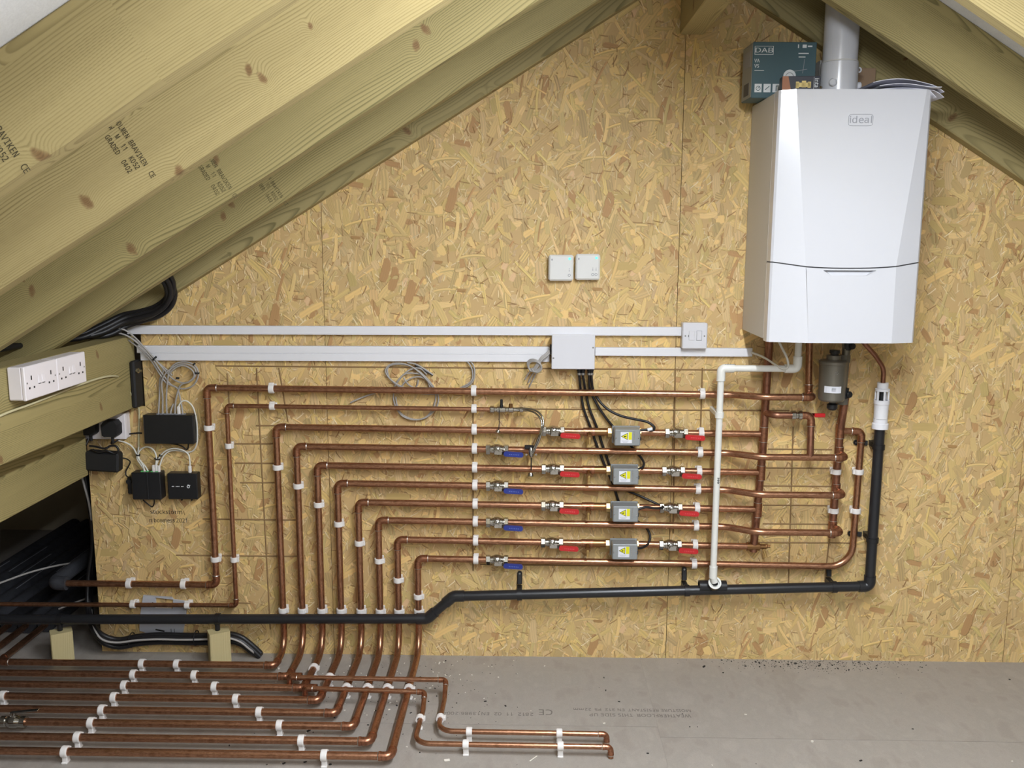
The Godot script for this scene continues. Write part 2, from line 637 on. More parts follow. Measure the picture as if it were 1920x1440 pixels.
	mats.led.emission_energy_multiplier = 0.8
	mats.glow = plain(srgb(250, 248, 240), 0.3)
	mats.glow.emission_enabled = true
	mats.glow.emission = srgb(241, 247, 255)
	mats.glow.emission_energy_multiplier = 1.5
	mats.port_green = plain(srgb(96, 200, 120), 0.4)
	mats.teal = plain(srgb(66, 94, 102), 0.5)
	mats.teal_side = plain(srgb(150, 152, 148), 0.55)
	mats.white_print = plain(srgb(224, 228, 230), 0.5)
	mats.carton_black = plain(srgb(38, 40, 52), 0.45)
	mats.carton_brown = plain(srgb(160, 108, 78), 0.6)
	mats.cardboard = plain(srgb(150, 124, 98), 0.8)
	mats.gold = plain(srgb(214, 190, 120), 0.4)
	mats.paper = plain(srgb(224, 224, 234), 0.6)
	mats.debris_dark = plain(srgb(30, 28, 26), 0.8)
	mats.debris_light = plain(srgb(224, 218, 206), 0.7)


# ---------------------------------------------------------------- repeated fittings

var clip22: Node3D
var clip15: Node3D
var used := {}

func make_clip(r: float, high: float) -> Node3D:
	# pipe along x through the origin, the wall at z = -high
	var t := thing("pipe_clip", "", "pipe clip")
	var g := Shape.new()
	g.lathe(Vector3.ZERO, Vector3.RIGHT, [[r + 0.0004, -0.0085], [r + 0.0042, -0.0085], [r + 0.005, -0.0065], [r + 0.005, 0.0065], [r + 0.0042, 0.0085], [r + 0.0004, 0.0085], [r + 0.0004, -0.0085]], 20)
	part("ring", g.mesh(), mats.clip, t)
	var b := Shape.new()
	b.box(Vector3(0, 0, -(high + r) / 2.0), Vector3(0.0155, r * 1.5, high - r - 0.0006), 0.002)
	b.box(Vector3(0, 0, -high + 0.0025), Vector3(0.0165, r * 2.1, 0.005), 0.001)
	part("base", b.mesh(), mats.clip, t)
	var h := Shape.new()
	h.box(Vector3(0, r + 0.006, 0.001), Vector3(0.0165, 0.006, 0.011), 0.0015)
	part("latch", h.mesh(), mats.clip, t)
	return t

func clip(kind: String, at: Vector3, along: Vector3, away: Vector3, label: String, group: String) -> void:
	var x := along.normalized()
	var z := away.normalized()
	var y := z.cross(x).normalized()
	var xf := Transform3D(Basis(x, y, z), at)
	var o: Node3D = clip22 if kind == "22" else clip15
	if not used.has(kind):
		used[kind] = true
		o.transform = xf
		o.set_meta("label", label)
		o.set_meta("group", group)
	else:
		copy(o, xf, label, group)

var valves := {}

func make_valve(handle: String) -> Node3D:
	# a lever ball valve: pipe along x, lever on the +z side pointing along +x
	var t := thing("ball_valve", "", "valve")
	var s := Shape.new()
	s.lathe(Vector3.ZERO, Vector3.RIGHT, [[0.008, -0.024], [0.0135, -0.024], [0.0135, -0.017], [0.0155, -0.0155], [0.0155, -0.012], [0.0175, -0.009], [0.0185, -0.002], [0.0175, 0.006], [0.0155, 0.0105], [0.0155, 0.015], [0.0135, 0.0165], [0.0135, 0.024], [0.008, 0.024]], 20)
	part("body", s.mesh(), mats.chrome, t)
	for sg in [-1.0, 1.0]:
		var n := Shape.new()
		n.lathe(Vector3(sg * 0.03, 0, 0), Vector3.RIGHT, [[0.0112, -0.0075], [0.0155, -0.0075], [0.0172, -0.006], [0.0172, 0.006], [0.0155, 0.0075], [0.0112, 0.0075]], 6, true)
		part("compression_nut", n.mesh(), mats.chrome, t)
	var st := Shape.new()
	st.lathe(Vector3(0, -0.001, 0.012), Vector3(0, 0, 1), [[0.0105, 0.0], [0.0105, 0.010], [0.008, 0.011], [0.008, 0.019], [0.003, 0.019]], 16)
	part("stem", st.mesh(), mats.chrome, t)
	var nut := Shape.new()
	nut.lathe(Vector3(0, -0.001, 0.031), Vector3(0, 0, 1), [[0.0075, 0.0], [0.0075, 0.006], [0.0, 0.006]], 6, true)
	part("lever_nut", nut.mesh(), mats.chrome, t)
	var lv := Shape.new()
	lv.box(Vector3(0.004, -0.002, 0.029), Vector3(0.026, 0.017, 0.0025), 0.0008)
	lv.box(Vector3(0.0225, -0.004, 0.0345), Vector3(0.016, 0.012, 0.0025), 0.0008, Basis(Vector3.UP, -0.75))
	part("lever", lv.mesh(), mats.chrome, t)
	var sl := Shape.new()
	var poly := PackedVector2Array()
	for k in 24:
		var a := TAU * k / 24.0
		var cx := 0.023 if cos(a) > 0 else -0.026
		poly.append(Vector2(cx + cos(a) * 0.0078, sin(a) * 0.0082))
	sl.prism(poly, 0.036, 0.0445, Transform3D(Basis(Vector3(0, 0, 1), -0.06), Vector3(0.056, -0.0065, 0)))
	var sm := part("lever_sleeve", sl.mesh(), mats[handle], t, Transform3D.IDENTITY, handle + " plastic sleeve on the lever")
	var pr := Shape.new()
	for k in 6:
		pr.box(Vector3(0.042 + k * 0.0058, -0.0058 - k * 0.00035, 0.0447), Vector3(0.0035, 0.003, 0.0006))
	part("moulded_mark", pr.mesh(), mats["lever_print_" + handle], sm)
	return t

func valve(handle: String, at: Vector3, label: String, group: String) -> void:
	var xf := Transform3D(Basis.IDENTITY, at)
	if not valves.has(handle):
		valves[handle] = make_valve(handle)
		valves[handle].transform = xf
		valves[handle].set_meta("label", label)
		valves[handle].set_meta("group", group)
	else:
		copy(valves[handle], xf, label, group)

func make_motor_valve() -> Node3D:
	var t := thing("motorised_valve", "", "valve")
	var b := Shape.new()
	b.lathe(Vector3.ZERO, Vector3.RIGHT, [[0.008, -0.043], [0.0125, -0.043], [0.0125, -0.032], [0.018, -0.022], [0.018, 0.022], [0.0125, 0.032], [0.0125, 0.043], [0.008, 0.043]], 20)
	b.lathe(Vector3(0, 0, 0.004), Vector3(0, 0, 1), [[0.016, 0], [0.016, 0.012], [0.006, 0.012]], 16)
	part("valve_body", b.mesh(), mats.brass_dark, t)
	for sg in [-1.0, 1.0]:
		var n := Shape.new()
		n.lathe(Vector3(sg * 0.047, 0, 0), Vector3.RIGHT, [[0.0112, -0.007], [0.0165, -0.007], [0.0165, 0.007], [0.0112, 0.007]], 6, true)
		part("compression_nut", n.mesh(), mats.brass, t)
	var h := Shape.new()
	h.box(Vector3(0.003, -0.003, 0.0435), Vector3(0.0825, 0.053, 0.056), 0.003)
	var head := part("actuator_head", h.mesh(), mats.alu, t)
	var fl := Shape.new()
	fl.box(Vector3(0.003, -0.003, 0.0185), Vector3(0.09, 0.057, 0.006), 0.001)
	part("base_plate", fl.mesh(), mats.alu, t)
	for sg in [-1.0, 1.0]:
		var sc := Shape.new()
		sc.lathe(Vector3(0.003 + sg * 0.036, -0.004, 0.0715), Vector3(0, 0, 1), [[0.002, 0], [0.002, 0.0012], [0, 0.0012]], 10)
		part("screw", sc.mesh(), mats.chrome, head)
	var le := Shape.new()
	le.box(Vector3(0.0452, -0.006, 0.066), Vector3(0.003, 0.012, 0.006), 0.0008)
	part("manual_lever", le.mesh(), mats.black, head)
	var st := Shape.new()
	st.box(Vector3(-0.001, -0.002, 0.0718), Vector3(0.0365, 0.036, 0.0005))
	var paper := part("warning_sticker", st.mesh(), mats.sticker, t, Transform3D.IDENTITY, "white sticker with a yellow electric warning triangle")
	var k := Shape.new()
	k.prism(PackedVector2Array([Vector2(-0.018, 0.002), Vector2(0.0035, 0.0135), Vector2(0.0035, -0.0095)]), 0.0720, 0.0723)
	part("triangle_border", k.mesh(), mats.ink, paper)
	var y := Shape.new()
	y.prism(PackedVector2Array([Vector2(-0.0148, 0.002), Vector2(0.0021, 0.011), Vector2(0.0021, -0.007)]), 0.0723, 0.0726)
	part("triangle", y.mesh(), mats.yellow, paper)
	var z := Shape.new()
	z.prism(PackedVector2Array([Vector2(-0.0095, 0.0014), Vector2(-0.004, 0.0044), Vector2(-0.0045, 0.0026), Vector2(0.0005, 0.0028), Vector2(-0.0052, -0.0008), Vector2(-0.0046, 0.001)]), 0.0726, 0.0728)
	part("lightning_bolt", z.mesh(), mats.ink, paper)
	var b2 := Shape.new()
	b2.box(Vector3(0.0115, 0.0035, 0.07215), Vector3(0.0105, 0.0245, 0.0003))
	part("yellow_panel", b2.mesh(), mats.yellow, paper)
	var ln := Shape.new()
	for i in 3:
		ln.box(Vector3(-0.004, -0.0125 - i * 0.0024, 0.0721), Vector3(0.024 - i * 0.005, 0.0006, 0.0002))
	part("small_print", ln.mesh(), mats.print_grey, paper)
	var pl := Shape.new()
	for i in 5:
		pl.box(Vector3(0.0245, 0.012 - i * 0.006, 0.0716), Vector3(0.003, 0.0045, 0.0003))
	part("embossed_mark", pl.mesh(), mats.steel, head)
	return t

func drain_tee(at: Vector3, label: String) -> void:
	var t := thing("drain_valve", label, "valve", at, "brass drain valves between the red handles and the grey actuators")
	var s := Shape.new()
	s.lathe(at, Vector3.RIGHT, [[0.0112, -0.02], [0.0138, -0.02], [0.0138, 0.02], [0.0112, 0.02]], 16)
	made("tee", s, mats.fitting, t)
	s = Shape.new()
	s.lathe(at + Vector3(0.055, 0, 0), Vector3.RIGHT, [[0.0112, -0.035], [0.0128, -0.035], [0.0128, 0.0], [0.0138, 0.012], [0.0112, 0.012]], 16)
	made("reducing_sleeve", s, mats.brass_dark, t)
	s = Shape.new()
	s.lathe(at, Vector3(0, -0.35, 1), [[0.0075, 0.008], [0.0075, 0.026], [0.0095, 0.028], [0.0095, 0.037], [0.0, 0.037]], 12)
	made("cock_body", s, mats.brass_dark, t)
	s = Shape.new()
	s.lathe(at + Vector3(0, -0.008, 0.029), Vector3(0, -1, 0.15), [[0.0062, 0], [0.0062, 0.012], [0.0048, 0.014], [0.0048, 0.028], [0.0, 0.028]], 12)
	made("hose_spout", s, mats.brass, t)


# ---------------------------------------------------------------- the room

func build_room() -> void:
	var fl := structure("floor")
	var spans := [[-3.3, 0.3888, -0.16, 0.4465], [-3.3, 0.3888, 0.448, 1.047], [0.389, 4.2, -0.16, 0.502], [0.389, 4.2, 0.5035, 1.1], [-3.3, -0.9, 1.0485, 1.65], [-0.8985, 1.5, 1.0485 + 0.053, 1.65], [1.5015, 4.2, 1.1015, 1.65], [-0.8985, 0.388, 1.0485, 1.1], [-3.3, 4.2, 1.6515, 2.25], [-3.3, 4.2, 2.2515, 2.85], [-3.3, 4.2, 2.8515, 5.1], [-3.3, -1.3, -1.3, -0.1615], [-1.2985, 4.2, -1.3, -0.1615]]
	for s in spans:
		var g := Shape.new()
		g.prism(PackedVector2Array([Vector2(s[0], -s[2]), Vector2(s[1], -s[2]), Vector2(s[1], -s[3]), Vector2(s[0], -s[3])]), 0.0, 0.022, Transform3D(Basis(Vector3.RIGHT, Vector3(0, 0, -1), Vector3.UP), Vector3(0, -0.022, 0)), 1.0, Vector2(s[0] * 0.37, s[2]))
		made("floor_panel", g, mats.floor, fl)
	var sub := Shape.new()
	sub.box(Vector3(0.45, -0.05, 1.9), Vector3(7.6, 0.05, 6.5))
	made("subfloor", sub, mats.plaster, fl)
	# upside-down print on the boards
	var over := Basis(Vector3.LEFT, Vector3(0, 0, 1), Vector3.UP)
	letters("floor_print", "WEATHERFLOOR  THIS SIDE UP", 0.016, Vector3(0.344, 0.0002, 0.3816), over, mats.floor_ink, fl, 0.0004)
	letters("floor_print", "MOISTURE RESISTANT  EN 312  P5  22mm", 0.014, Vector3(0.3231, 0.0002, 0.3507), over, mats.floor_ink, fl, 0.0004)
	letters("floor_print", "2812  11  02  EN13986:2004", 0.016, Vector3(-0.119, 0.0002, 0.3843), over, mats.floor_ink, fl, 0.0004)
	letters("floor_print", "CE", 0.03, Vector3(0.0569, 0.0002, 0.3703), over, mats.floor_ink, fl, 0.0004)

	var wb := structure("wall_back")
	var yl := func(x: float) -> float: return ROOF_L + SLOPE_L * x + 0.12
	var yr := func(x: float) -> float: return ROOF_R + SLOPE_R * x + 0.12
	var sheets := [
		[Vector2(-1.487, 0), Vector2(-0.6722, 0), Vector2(-0.6722, yl.call(-0.6722)), Vector2(-1.281, yl.call(-1.281)), Vector2(-1.281, 0.873), Vector2(-1.487, 0.868)],
		[Vector2(-0.6704, 0), Vector2(0.4766, 0), Vector2(0.4766, yl.call(0.4766)), Vector2(-0.6704, yl.call(-0.6704))],
		[Vector2(0.4784, 0), Vector2(1.63, 0), Vector2(1.63, yr.call(1.63)), Vector2(0.5, yr.call(0.5)), Vector2(0.4784, yl.call(0.4784))],
		[Vector2(1.632, 0), Vector2(2.78, 0), Vector2(2.78, yr.call(2.78)), Vector2(1.632, yr.call(1.632))]]
	var k := 0
	for p in sheets:
		var g := Shape.new()
		g.prism(PackedVector2Array(p), -0.018, 0.0, Transform3D.IDENTITY, 1.0 / 2.4, Vector2(0.27 * k + 0.1, 0.41 * k))
		made("board", g, mats.osb, wb)
		k += 1
	# setting-out lines drawn on the boards
	for a in [[Vector3(-1.0363, 1.0111, 0), Vector3(0.72, 1.008, 0)], [Vector3(-0.9985, 0.8713, 0), Vector3(-0.695, 0.8735, 0)], [Vector3(0.0143, 0.8732, 0), Vector3(0.8572, 0.8739, 0)], [Vector3(-0.9118, 0.8103, 0), Vector3(-0.8401, 0.8108, 0)], [Vector3(-0.9864, 0.7476, 0), Vector3(-0.8425, 0.7487, 0)], [Vector3(-0.9894, 0.6814, 0), Vector3(-0.8451, 0.6807, 0)], [Vector3(-0.9745, 0.613, 0), Vector3(-0.8477, 0.6141, 0)], [Vector3(-1.1081, 0.4844, 0), Vector3(-0.7799, 0.4838, 0)], [Vector3(-1.207, 0.3543, 0), Vector3(-0.7843, 0.3549, 0)], [Vector3(-1.0124, 0.1848, 0), Vector3(-0.9569, 0.1836, 0)], [Vector3(0.7936, 0.7438, 0), Vector3(1.0046, 0.7437, 0)], [Vector3(0.7791, 0.6799, 0), Vector3(1.0084, 0.6801, 0)], [Vector3(0.7821, 0.6176, 0), Vector3(1.0122, 0.6178, 0)], [Vector3(0.7852, 0.5512, 0), Vector3(1.0162, 0.5515, 0)], [Vector3(0.7884, 0.4862, 0), Vector3(1.0201, 0.4866, 0)], [Vector3(0.7378, 0.4201, 0), Vector3(1.0953, 0.422, 0)], [Vector3(-0.1637, 0.333, 0), Vector3(0.7777, 0.3319, 0)]]:
		draw_line(wb, a)
	for a in [[Vector3(-0.9017, 1.0048, 0), Vector3(-0.8921, 0.0886, 0)], [Vector3(-0.8273, 1.0053, 0), Vector3(-0.8037, 0.8256, 0)], [Vector3(-0.185, 1.0093, 0), Vector3(-0.1874, 0.3099, 0)], [Vector3(0.478, 1.0135, 0), Vector3(0.4891, 0.4495, 0)], [Vector3(0.5667, 1.0141, 0), Vector3(0.5686, 0.7274, 0)], [Vector3(0.8723, 0.8202, 0), Vector3(0.8856, 0.2646, 0)], [Vector3(1.0142, 0.4361, 0), Vector3(1.007, 0.285, 0)], [Vector3(-1.0002, 0.9863, 0), Vector3(-0.9982, 0.8785, 0)]]:
		draw_line(wb, a)
	var flat := Basis.IDENTITY
	letters("handwriting", "stuckstorm", 0.014, Vector3(-1.231, 0.5078, 0.0003), flat, mats.ink, wb, 0.0004, "Droid Sans", 1.15)
	letters("handwriting", "n bowness 2021", 0.014, Vector3(-1.2255, 0.4777, 0.0003), flat, mats.ink, wb, 0.0004, "Droid Sans", 0.95)

	var ce := structure("ceiling")
	var top := 0.15 / cos(atan(SLOPE_L))
	for side in [-1, 1]:
		var g := Shape.new()
		var xe: float = -3.35 if side < 0 else 4.25
		var xr := 0.4912
		var ye: float = ROOF_L + SLOPE_L * xe + top if side < 0 else ROOF_R + SLOPE_R * xe + top
		var yr0: float = ROOF_L + SLOPE_L * xr + top
		g.prism(PackedVector2Array([Vector2(xe, ye), Vector2(xr, yr0), Vector2(xr, yr0 + 0.03), Vector2(xe, ye + 0.03)]), -1.35, 5.15)
		made("roof_membrane", g, mats.membrane, ce)
	var seam := Shape.new()
	seam.beam(Vector3(0.9, ROOF_R + SLOPE_R * 0.9 + top - 0.002, 0.66), Vector3(2.6, ROOF_R + SLOPE_R * 2.6 + top - 0.002, 0.66), Vector3(0, 0, 0.004), Vector3(0.0005, 0.001, 0))
	made("membrane_lap", seam, mats.print_grey, ce)

	var wf := structure("wall_front")
	var g2 := Shape.new()
	g2.box(Vector3(0.45, 1.2, 5.12), Vector3(7.6, 2.5, 0.04))
	made("panel", g2, mats.plaster, wf)
	var wo := structure("wall_outer")
	g2 = Shape.new()
	g2.box(Vector3(0.45, 1.2, -1.32), Vector3(7.6, 2.5, 0.04))
	made("panel", g2, mats.plaster, wo)
	for side in [-1, 1]:
		var we := structure("wall_left" if side < 0 else "wall_right")
		g2 = Shape.new()
		g2.box(Vector3(-3.05 if side < 0 else 3.95, 0.3, 1.9), Vector3(0.04, 0.7, 6.5))
		made("panel", g2, mats.plaster, we)
	var bt := structure("trim_1")
	g2 = Shape.new()
	g2.box(Vector3(0.45, 0.6, -0.06), Vector3(2.6, 1.2, 0.06))
	made("stud_lining", g2, mats.plaster, bt)

func draw_line(wb: Node3D, a: Array) -> void:
	var p: Vector3 = a[0]
	var q: Vector3 = a[1]
	var s := Shape.new()
	var d := (q - p).normalized()
	var w := Vector3(-d.y, d.x, 0) * 0.0004
	s.beam(p + Vector3(0, 0, 0.0001), q + Vector3(0, 0, 0.0001), w, Vector3(0, 0, 0.0002))
	made("pencil_line", s, mats.pencil, wb)

func rafter(left: bool, z0: float, kind: int, label: String) -> Node3D:
	var sl := SLOPE_L if left else SLOPE_R
	var b := ROOF_L if left else ROOF_R
	var d := Vector3(1, sl, 0).normalized()
	var up := Vector3(-d.y, d.x, 0)
	var x0 := -3.0 if left else 3.9
	var x1 := 0.453 if left else 0.54
	var p := Vector3(x0, b + sl * x0, z0 + 0.0225) + up * 0.075
	var q := Vector3(x1, b + sl * x1, z0 + 0.0225) + up * 0.075
	var t := thing("rafter", label, "rafter", p, "sloping roof rafters")
	var s := Shape.new()
	s.beam(p, q, Vector3(0, 0, 0.0225), up * 0.075, Vector2(z0 * 1.7, z0 * 2.3))
	made("timber", s, mats.wood[kind], t)
	return t

func build_timbers() -> void:
	var l := []
	l.append(rafter(true, 0.001, 2, "left rafter lying against the strand board wall"))
	l.append(rafter(true, 0.335, 1, "second left rafter from the strand board wall, with knots and a faint stamp"))
	l.append(rafter(true, 0.75, 1, "third left rafter from the strand board wall, with long arched grain"))
	l.append(rafter(true, 1.19, 0, "fourth left rafter from the strand board wall, stamped with three lines of print"))
	l.append(rafter(true, 1.635, 0, "fifth left rafter from the strand board wall, next to the pale membrane"))
	rafter(true, 2.08, 2, "sixth left rafter from the strand board wall")
	rafter(false, 0.001, 2, "right rafter lying against the strand board wall above the boiler")
	rafter(false, 0.335, 1, "second right rafter from the strand board wall, passing over the boiler")
	rafter(false, 0.765, 0, "third right rafter from the strand board wall, beyond the grey membrane strip")
	rafter(false, 1.19, 0, "fourth right rafter from the strand board wall")
	rafter(false, 1.635, 1, "fifth right rafter from the strand board wall")
	rafter(false, 2.08, 2, "sixth right rafter from the strand board wall")
	var turn := Basis(Vector3(0.522, -0.853, 0), Vector3(0.853, 0.522, 0), Vector3(0, 0, 1))
	var stamps := [[3, Vector3(-0.7386, 1.5933, 1.2354), 0.0095, mats.stamp], [4, Vector3(-0.7318, 1.5725, 1.6804), 0.0095, mats.stamp], [2, Vector3(-0.726, 1.5724, 0.7954), 0.0095, mats.stamp_faint], [1, Vector3(-0.7176, 1.5692, 0.3804), 0.0095, mats.stamp_faint]]
	for st in stamps:
		var o: Node3D = l[st[0]]
		var lines := ["HOLMEN BRAVIKEN  CE", "W  M  11  K052", "DRY  GRADED  0402"]
		for i in 3:
			letters("grading_stamp", lines[i], st[2], st[1] - o.position + Vector3(-0.853, -0.522, 0) * (i - 0.4) * 0.016 - Vector3(0.522, -0.853, 0) * 0.012 * i, turn, st[3], o, 0.0005, "Droid Sans Mono", 0.82)

	var t := thing("ridge_beam", "timber ridge beam running along the top of the roof", "beam", Vector3(0.496, 2.055, 0))
	var s := Shape.new()
	s.beam(Vector3(0.496, 2.155, 0.001), Vector3(0.496, 2.155, 5.1), Vector3(0.037, 0, 0), Vector3(0, 0.1, 0))
	made("timber", s, mats.wood[0], t)

	t = thing("purlin", "deep horizontal timber beam carrying the two white double sockets", "beam", Vector3(-1.35, 0.875, 0.02))
	s = Shape.new()
	s.beam(Vector3(-1.338, 0.993, 0.012), Vector3(-1.338, 0.993, 5.1), Vector3(0.0375, 0, 0), Vector3(0, 0.118, 0), Vector2(0.3, 0.1))
	made("timber", s, mats.wood[1], t)
	var h := Shape.new()  # black plate painted in for the shade of a deep hollow
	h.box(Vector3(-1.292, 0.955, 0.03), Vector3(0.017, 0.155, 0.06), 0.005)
	var hg := made("dark_hollow_plate", h, mats.black_matt, t, "black plate standing in for the dark hollow at the beam's end")
	h = Shape.new()
	h.lathe(Vector3(-1.284, 1.0, 0.045), Vector3.RIGHT, [[0.009, 0], [0.009, 0.008], [0.004, 0.008], [0.004, 0.018], [0, 0.018]], 6, true)
	made("bolt", h, mats.chrome, hg)

	t = thing("wall_plate", "lower timber beam under the socket beam, above the dark eaves", "beam", Vector3(-1.52, 0.65, 0.06))
	s = Shape.new()
	s.beam(Vector3(-1.52, 0.755, 0.06), Vector3(-1.52, 0.755, 5.1), Vector3(0.06, 0, 0), Vector3(0, 0.105, 0), Vector2(0.7, 0.5))
	made("timber", s, mats.wood[1], t)


# ---------------------------------------------------------------- pipework

func row_y(k: int, x: float) -> float:
	return ROWS[k] + 0.004 - 0.0115 * (x - COLUMNS[k]) / (0.7 - COLUMNS[k])

func build_copper() -> void:
	var z := PIPE_Z
	var g := "copper heating pipes on the strand board wall"
	var r22 := 0.011
	var out := 0.095
	# the top pipe, from its drop beside the network switch to the riser into the boiler
	var y0 := row_y(0, 0.66)
	pipe("copper_pipe", "top thick copper pipe under the white trunking, rising to the boiler", "pipe", g,
		[Vector3(-1.62, 0.262, -0.7), Vector3(-1.62, 0.262, z), Vector3(COLUMNS[0], 0.262, z), Vector3(COLUMNS[0], row_y(0, COLUMNS[0]), z), Vector3(0.655, y0, z), Vector3(0.745, y0 + 0.004, out), Vector3(0.902, y0 + 0.004, out), Vector3(0.902, y0 + 0.004, 0.05), Vector3(0.893, 1.15, 0.05)], r22, [0.04, 0, 0, 0.09, 0.09, 0, 0], mats.copper, mats.fitting)
	var fs := Shape.new()  # black sleeve added so the copper end fades into painted shade
	fs.tube(fillet([Vector3(-1.575, 0.262, z), Vector3(-1.62, 0.262, z), Vector3(-1.62, 0.262, -0.7)], 0.02), 0.024, 14)
	var ft := thing("pipe_lagging", "added black sleeve that fades the low end of the top thick pipe into shade", "pipe insulation", Vector3(-1.62, 0.262, z), "foam sleeves in the eaves")
	made("sleeve", fs, mats.foam, ft)
	pipe("copper_pipe", "thin copper pipe below the top pipe, ending at the braided filling hose", "pipe", g,
		[Vector3(-2.05, 0.182, z), Vector3(COLUMNS[1], 0.189, z), Vector3(COLUMNS[1], row_y(1, COLUMNS[1]), z), Vector3(-0.115, row_y(1, -0.115), z)], 0.0075, [0, 0], mats.copper, mats.fitting)
	for k in range(2, 10):
		var red := k % 2 == 0
		var c: float = COLUMNS[k]
		var xe := -1.76 - 0.066 * (k - 2)
		var zf: float = FLOOR_RUN[k]
		var left := [Vector3(xe, z, -0.2), Vector3(xe, z, zf), Vector3(c, z, zf), Vector3(c, z, z), Vector3(c, row_y(k, c), z)]
		var left_c := [0, 0, 0.08, 0]
		var o: String = ORDER[(k - 2) / 2]
		var label := "%s copper pipe fitted with %s" % [o, "two red handled valves" if red else "a single blue handled valve"]
		if red:
			pipe("copper_pipe", label, "pipe", g, left + [Vector3(0.757, row_y(k, 0.757), z)], r22, left_c, mats.copper, mats.fitting)
		elif k < 9:
			var y := row_y(k, 0.66)
			pipe("copper_pipe", label, "pipe", g, left + [Vector3(0.655, y, z), Vector3(0.745, y + 0.003, out), Vector3(1.017, y + 0.003, out), Vector3(1.017, y + 0.003, 0.05)], r22, left_c + [0.09, 0.09, 0], mats.copper, mats.fitting)
		else:
			pipe("copper_pipe", label, "pipe", g, left + [Vector3(1.082, row_y(9, 0.9), z), Vector3(1.087, 0.812, z), Vector3(1.016, 0.815, z)], r22, left_c + [0.075, 0], mats.copper, mats.fitting)
	# headers
	pipe("copper_header", "copper flow header dropping from the boiler, joined by the red-valve pipes", "pipe", g, [Vector3(0.772, 1.15, z), Vector3(0.768, 0.74, z), Vector3(0.753, 0.4, z)], 0.0128, [0.5], mats.copper_dull, mats.fitting)
	pipe("copper_header", "copper return header under the filter, joined by the blue-valve pipes", "pipe", g, [Vector3(1.017, 0.94, 0.06), Vector3(1.016, 0.82, z), Vector3(1.01, 0.452, z)], 0.0128, [0.2], mats.copper_dull, mats.fitting)
	var b := pipe("copper_bypass", "short copper bypass with a red handled valve between the two headers", "pipe", g, [Vector3(0.768, 0.873, z), Vector3(0.79, 0.873, 0.075), Vector3(0.906, 0.873, 0.075), Vector3(0.904, row_y(3, 0.7) + 0.003, out)], r22, [0.02, 0], mats.copper_dull, mats.fitting)
	var s := Shape.new()
	s.lathe(Vector3(0.868, 0.873, 0.075), Vector3.RIGHT, [[0.011, -0.026], [0.016, -0.026], [0.016, -0.014], [0.013, -0.012], [0.013, -0.006], [0.0165, -0.004], [0.0165, 0.006], [0.013, 0.008], [0.011, 0.012]], 12)
	var bv := made("bypass_valve", s, mats.chrome, b)
	s = Shape.new()
	s.box(Vector3(0.935, 0.873, 0.071), Vector3(0.034, 0.013, 0.008), 0.002)
	made("handle", s, mats.red, bv, "red handle")
	s = Shape.new()
	s.box(Vector3(0.897, 0.873, 0.0585), Vector3(0.06, 0.009, 0.003), 0.0008)
	s.box(Vector3(0.925, 0.873, 0.0645), Vector3(0.006, 0.009, 0.013), 0.0008)
	s.lathe(Vector3(0.87, 0.873, 0.062), Vector3(0, 0, -1), [[0.007, 0], [0.007, 0.006], [0, 0.006]], 12)
	made("lever", s, mats.chrome, bv)
	# drain cock at the foot of the flow header
	var t := thing("drain_cock", "brass drain cock at the foot of the flow header", "valve", Vector3(0.765, 0.4, z))
	s = Shape.new()
	s.lathe(Vector3(0.75, row_y(8, 0.75), z), Vector3.RIGHT, [[0.011, -0.02], [0.0142, -0.02], [0.0142, 0.022], [0.0085, 0.024], [0.0085, 0.045], [0.0, 0.045]], 14)
	made("body", s, mats.brass_dark, t)
	s = Shape.new()
	s.lathe(Vector3(0.784, row_y(8, 0.75) + 0.001, z), Vector3(1, 0.05, 0.1), [[0.007, 0], [0.007, 0.014], [0.0055, 0.016], [0.0055, 0.024], [0, 0.024]], 10)
	made("spindle", s, mats.brass_dark, t)
	s = Shape.new()
	s.lathe(Vector3(0.785, row_y(8, 0.75) - 0.006, z + 0.006), Vector3(0.35, -1, 0.1), [[0.0045, 0], [0.0045, 0.03], [0, 0.03]], 10)
	made("spout", s, mats.brass, t)
	# soldered tees on the headers
	for e in [[0.768, row_y(2, 0.757), 0, 2], [0.766, row_y(4, 0.757), 0, 4], [0.761, row_y(6, 0.757), 0, 6], [1.017, row_y(3, 0.66), 1, 3], [1.015, row_y(5, 0.66), 1, 5], [1.011, row_y(7, 0.66), 1, 7], [1.016, 0.815, 1, 9]]:
		s = Shape.new()
		s.lathe(Vector3(e[0], e[1], z), Vector3.UP, [[0.0128, -0.024], [0.0143, -0.024], [0.0143, 0.024], [0.0128, 0.024]], 16)
		var te := thing("tee_fitting", "soldered copper tee where the %s meets its header" % PIPE_NAMES[e[3]], "fitting", Vector3(e[0], e[1], z), ["tees on the flow header", "tees on the return header"][e[2]])
		made("sleeve", s, mats.fitting, te)
		s = Shape.new()
		for d in [-0.0245, 0.0245]:
			s.lathe(Vector3(e[0], e[1] + d, z), Vector3.UP, [[0.0125, -0.001], [0.0145, -0.001], [0.0145, 0.001], [0.0125, 0.001]], 16)
		made("solder_ring", s, mats.solder, te)
	# lagging on the pipes in the eaves
	for k in range(2, 10):
		s = Shape.new()
		var xe := -1.76 - 0.066 * (k - 2)
		t = thing("pipe_lagging", "black foam sleeve in the dark eaves, %s from the board's edge" % ["first", "second", "third", "fourth", "fifth", "sixth", "seventh", "eighth"][k - 2], "pipe insulation", Vector3(xe, 0.034, -0.14), "foam sleeves in the eaves")
		s.tube([Vector3(xe, 0.034, -0.13 - 0.006 * (k % 3)), Vector3(xe, 0.034, -1.28)], 0.0315, 14)
		made("sleeve", s, mats.foam, t)
		s = Shape.new()
		s.box(Vector3(xe + 0.012, 0.0636, -0.55 - 0.09 * (k % 3)), Vector3(0.004, 0.001, 0.3))
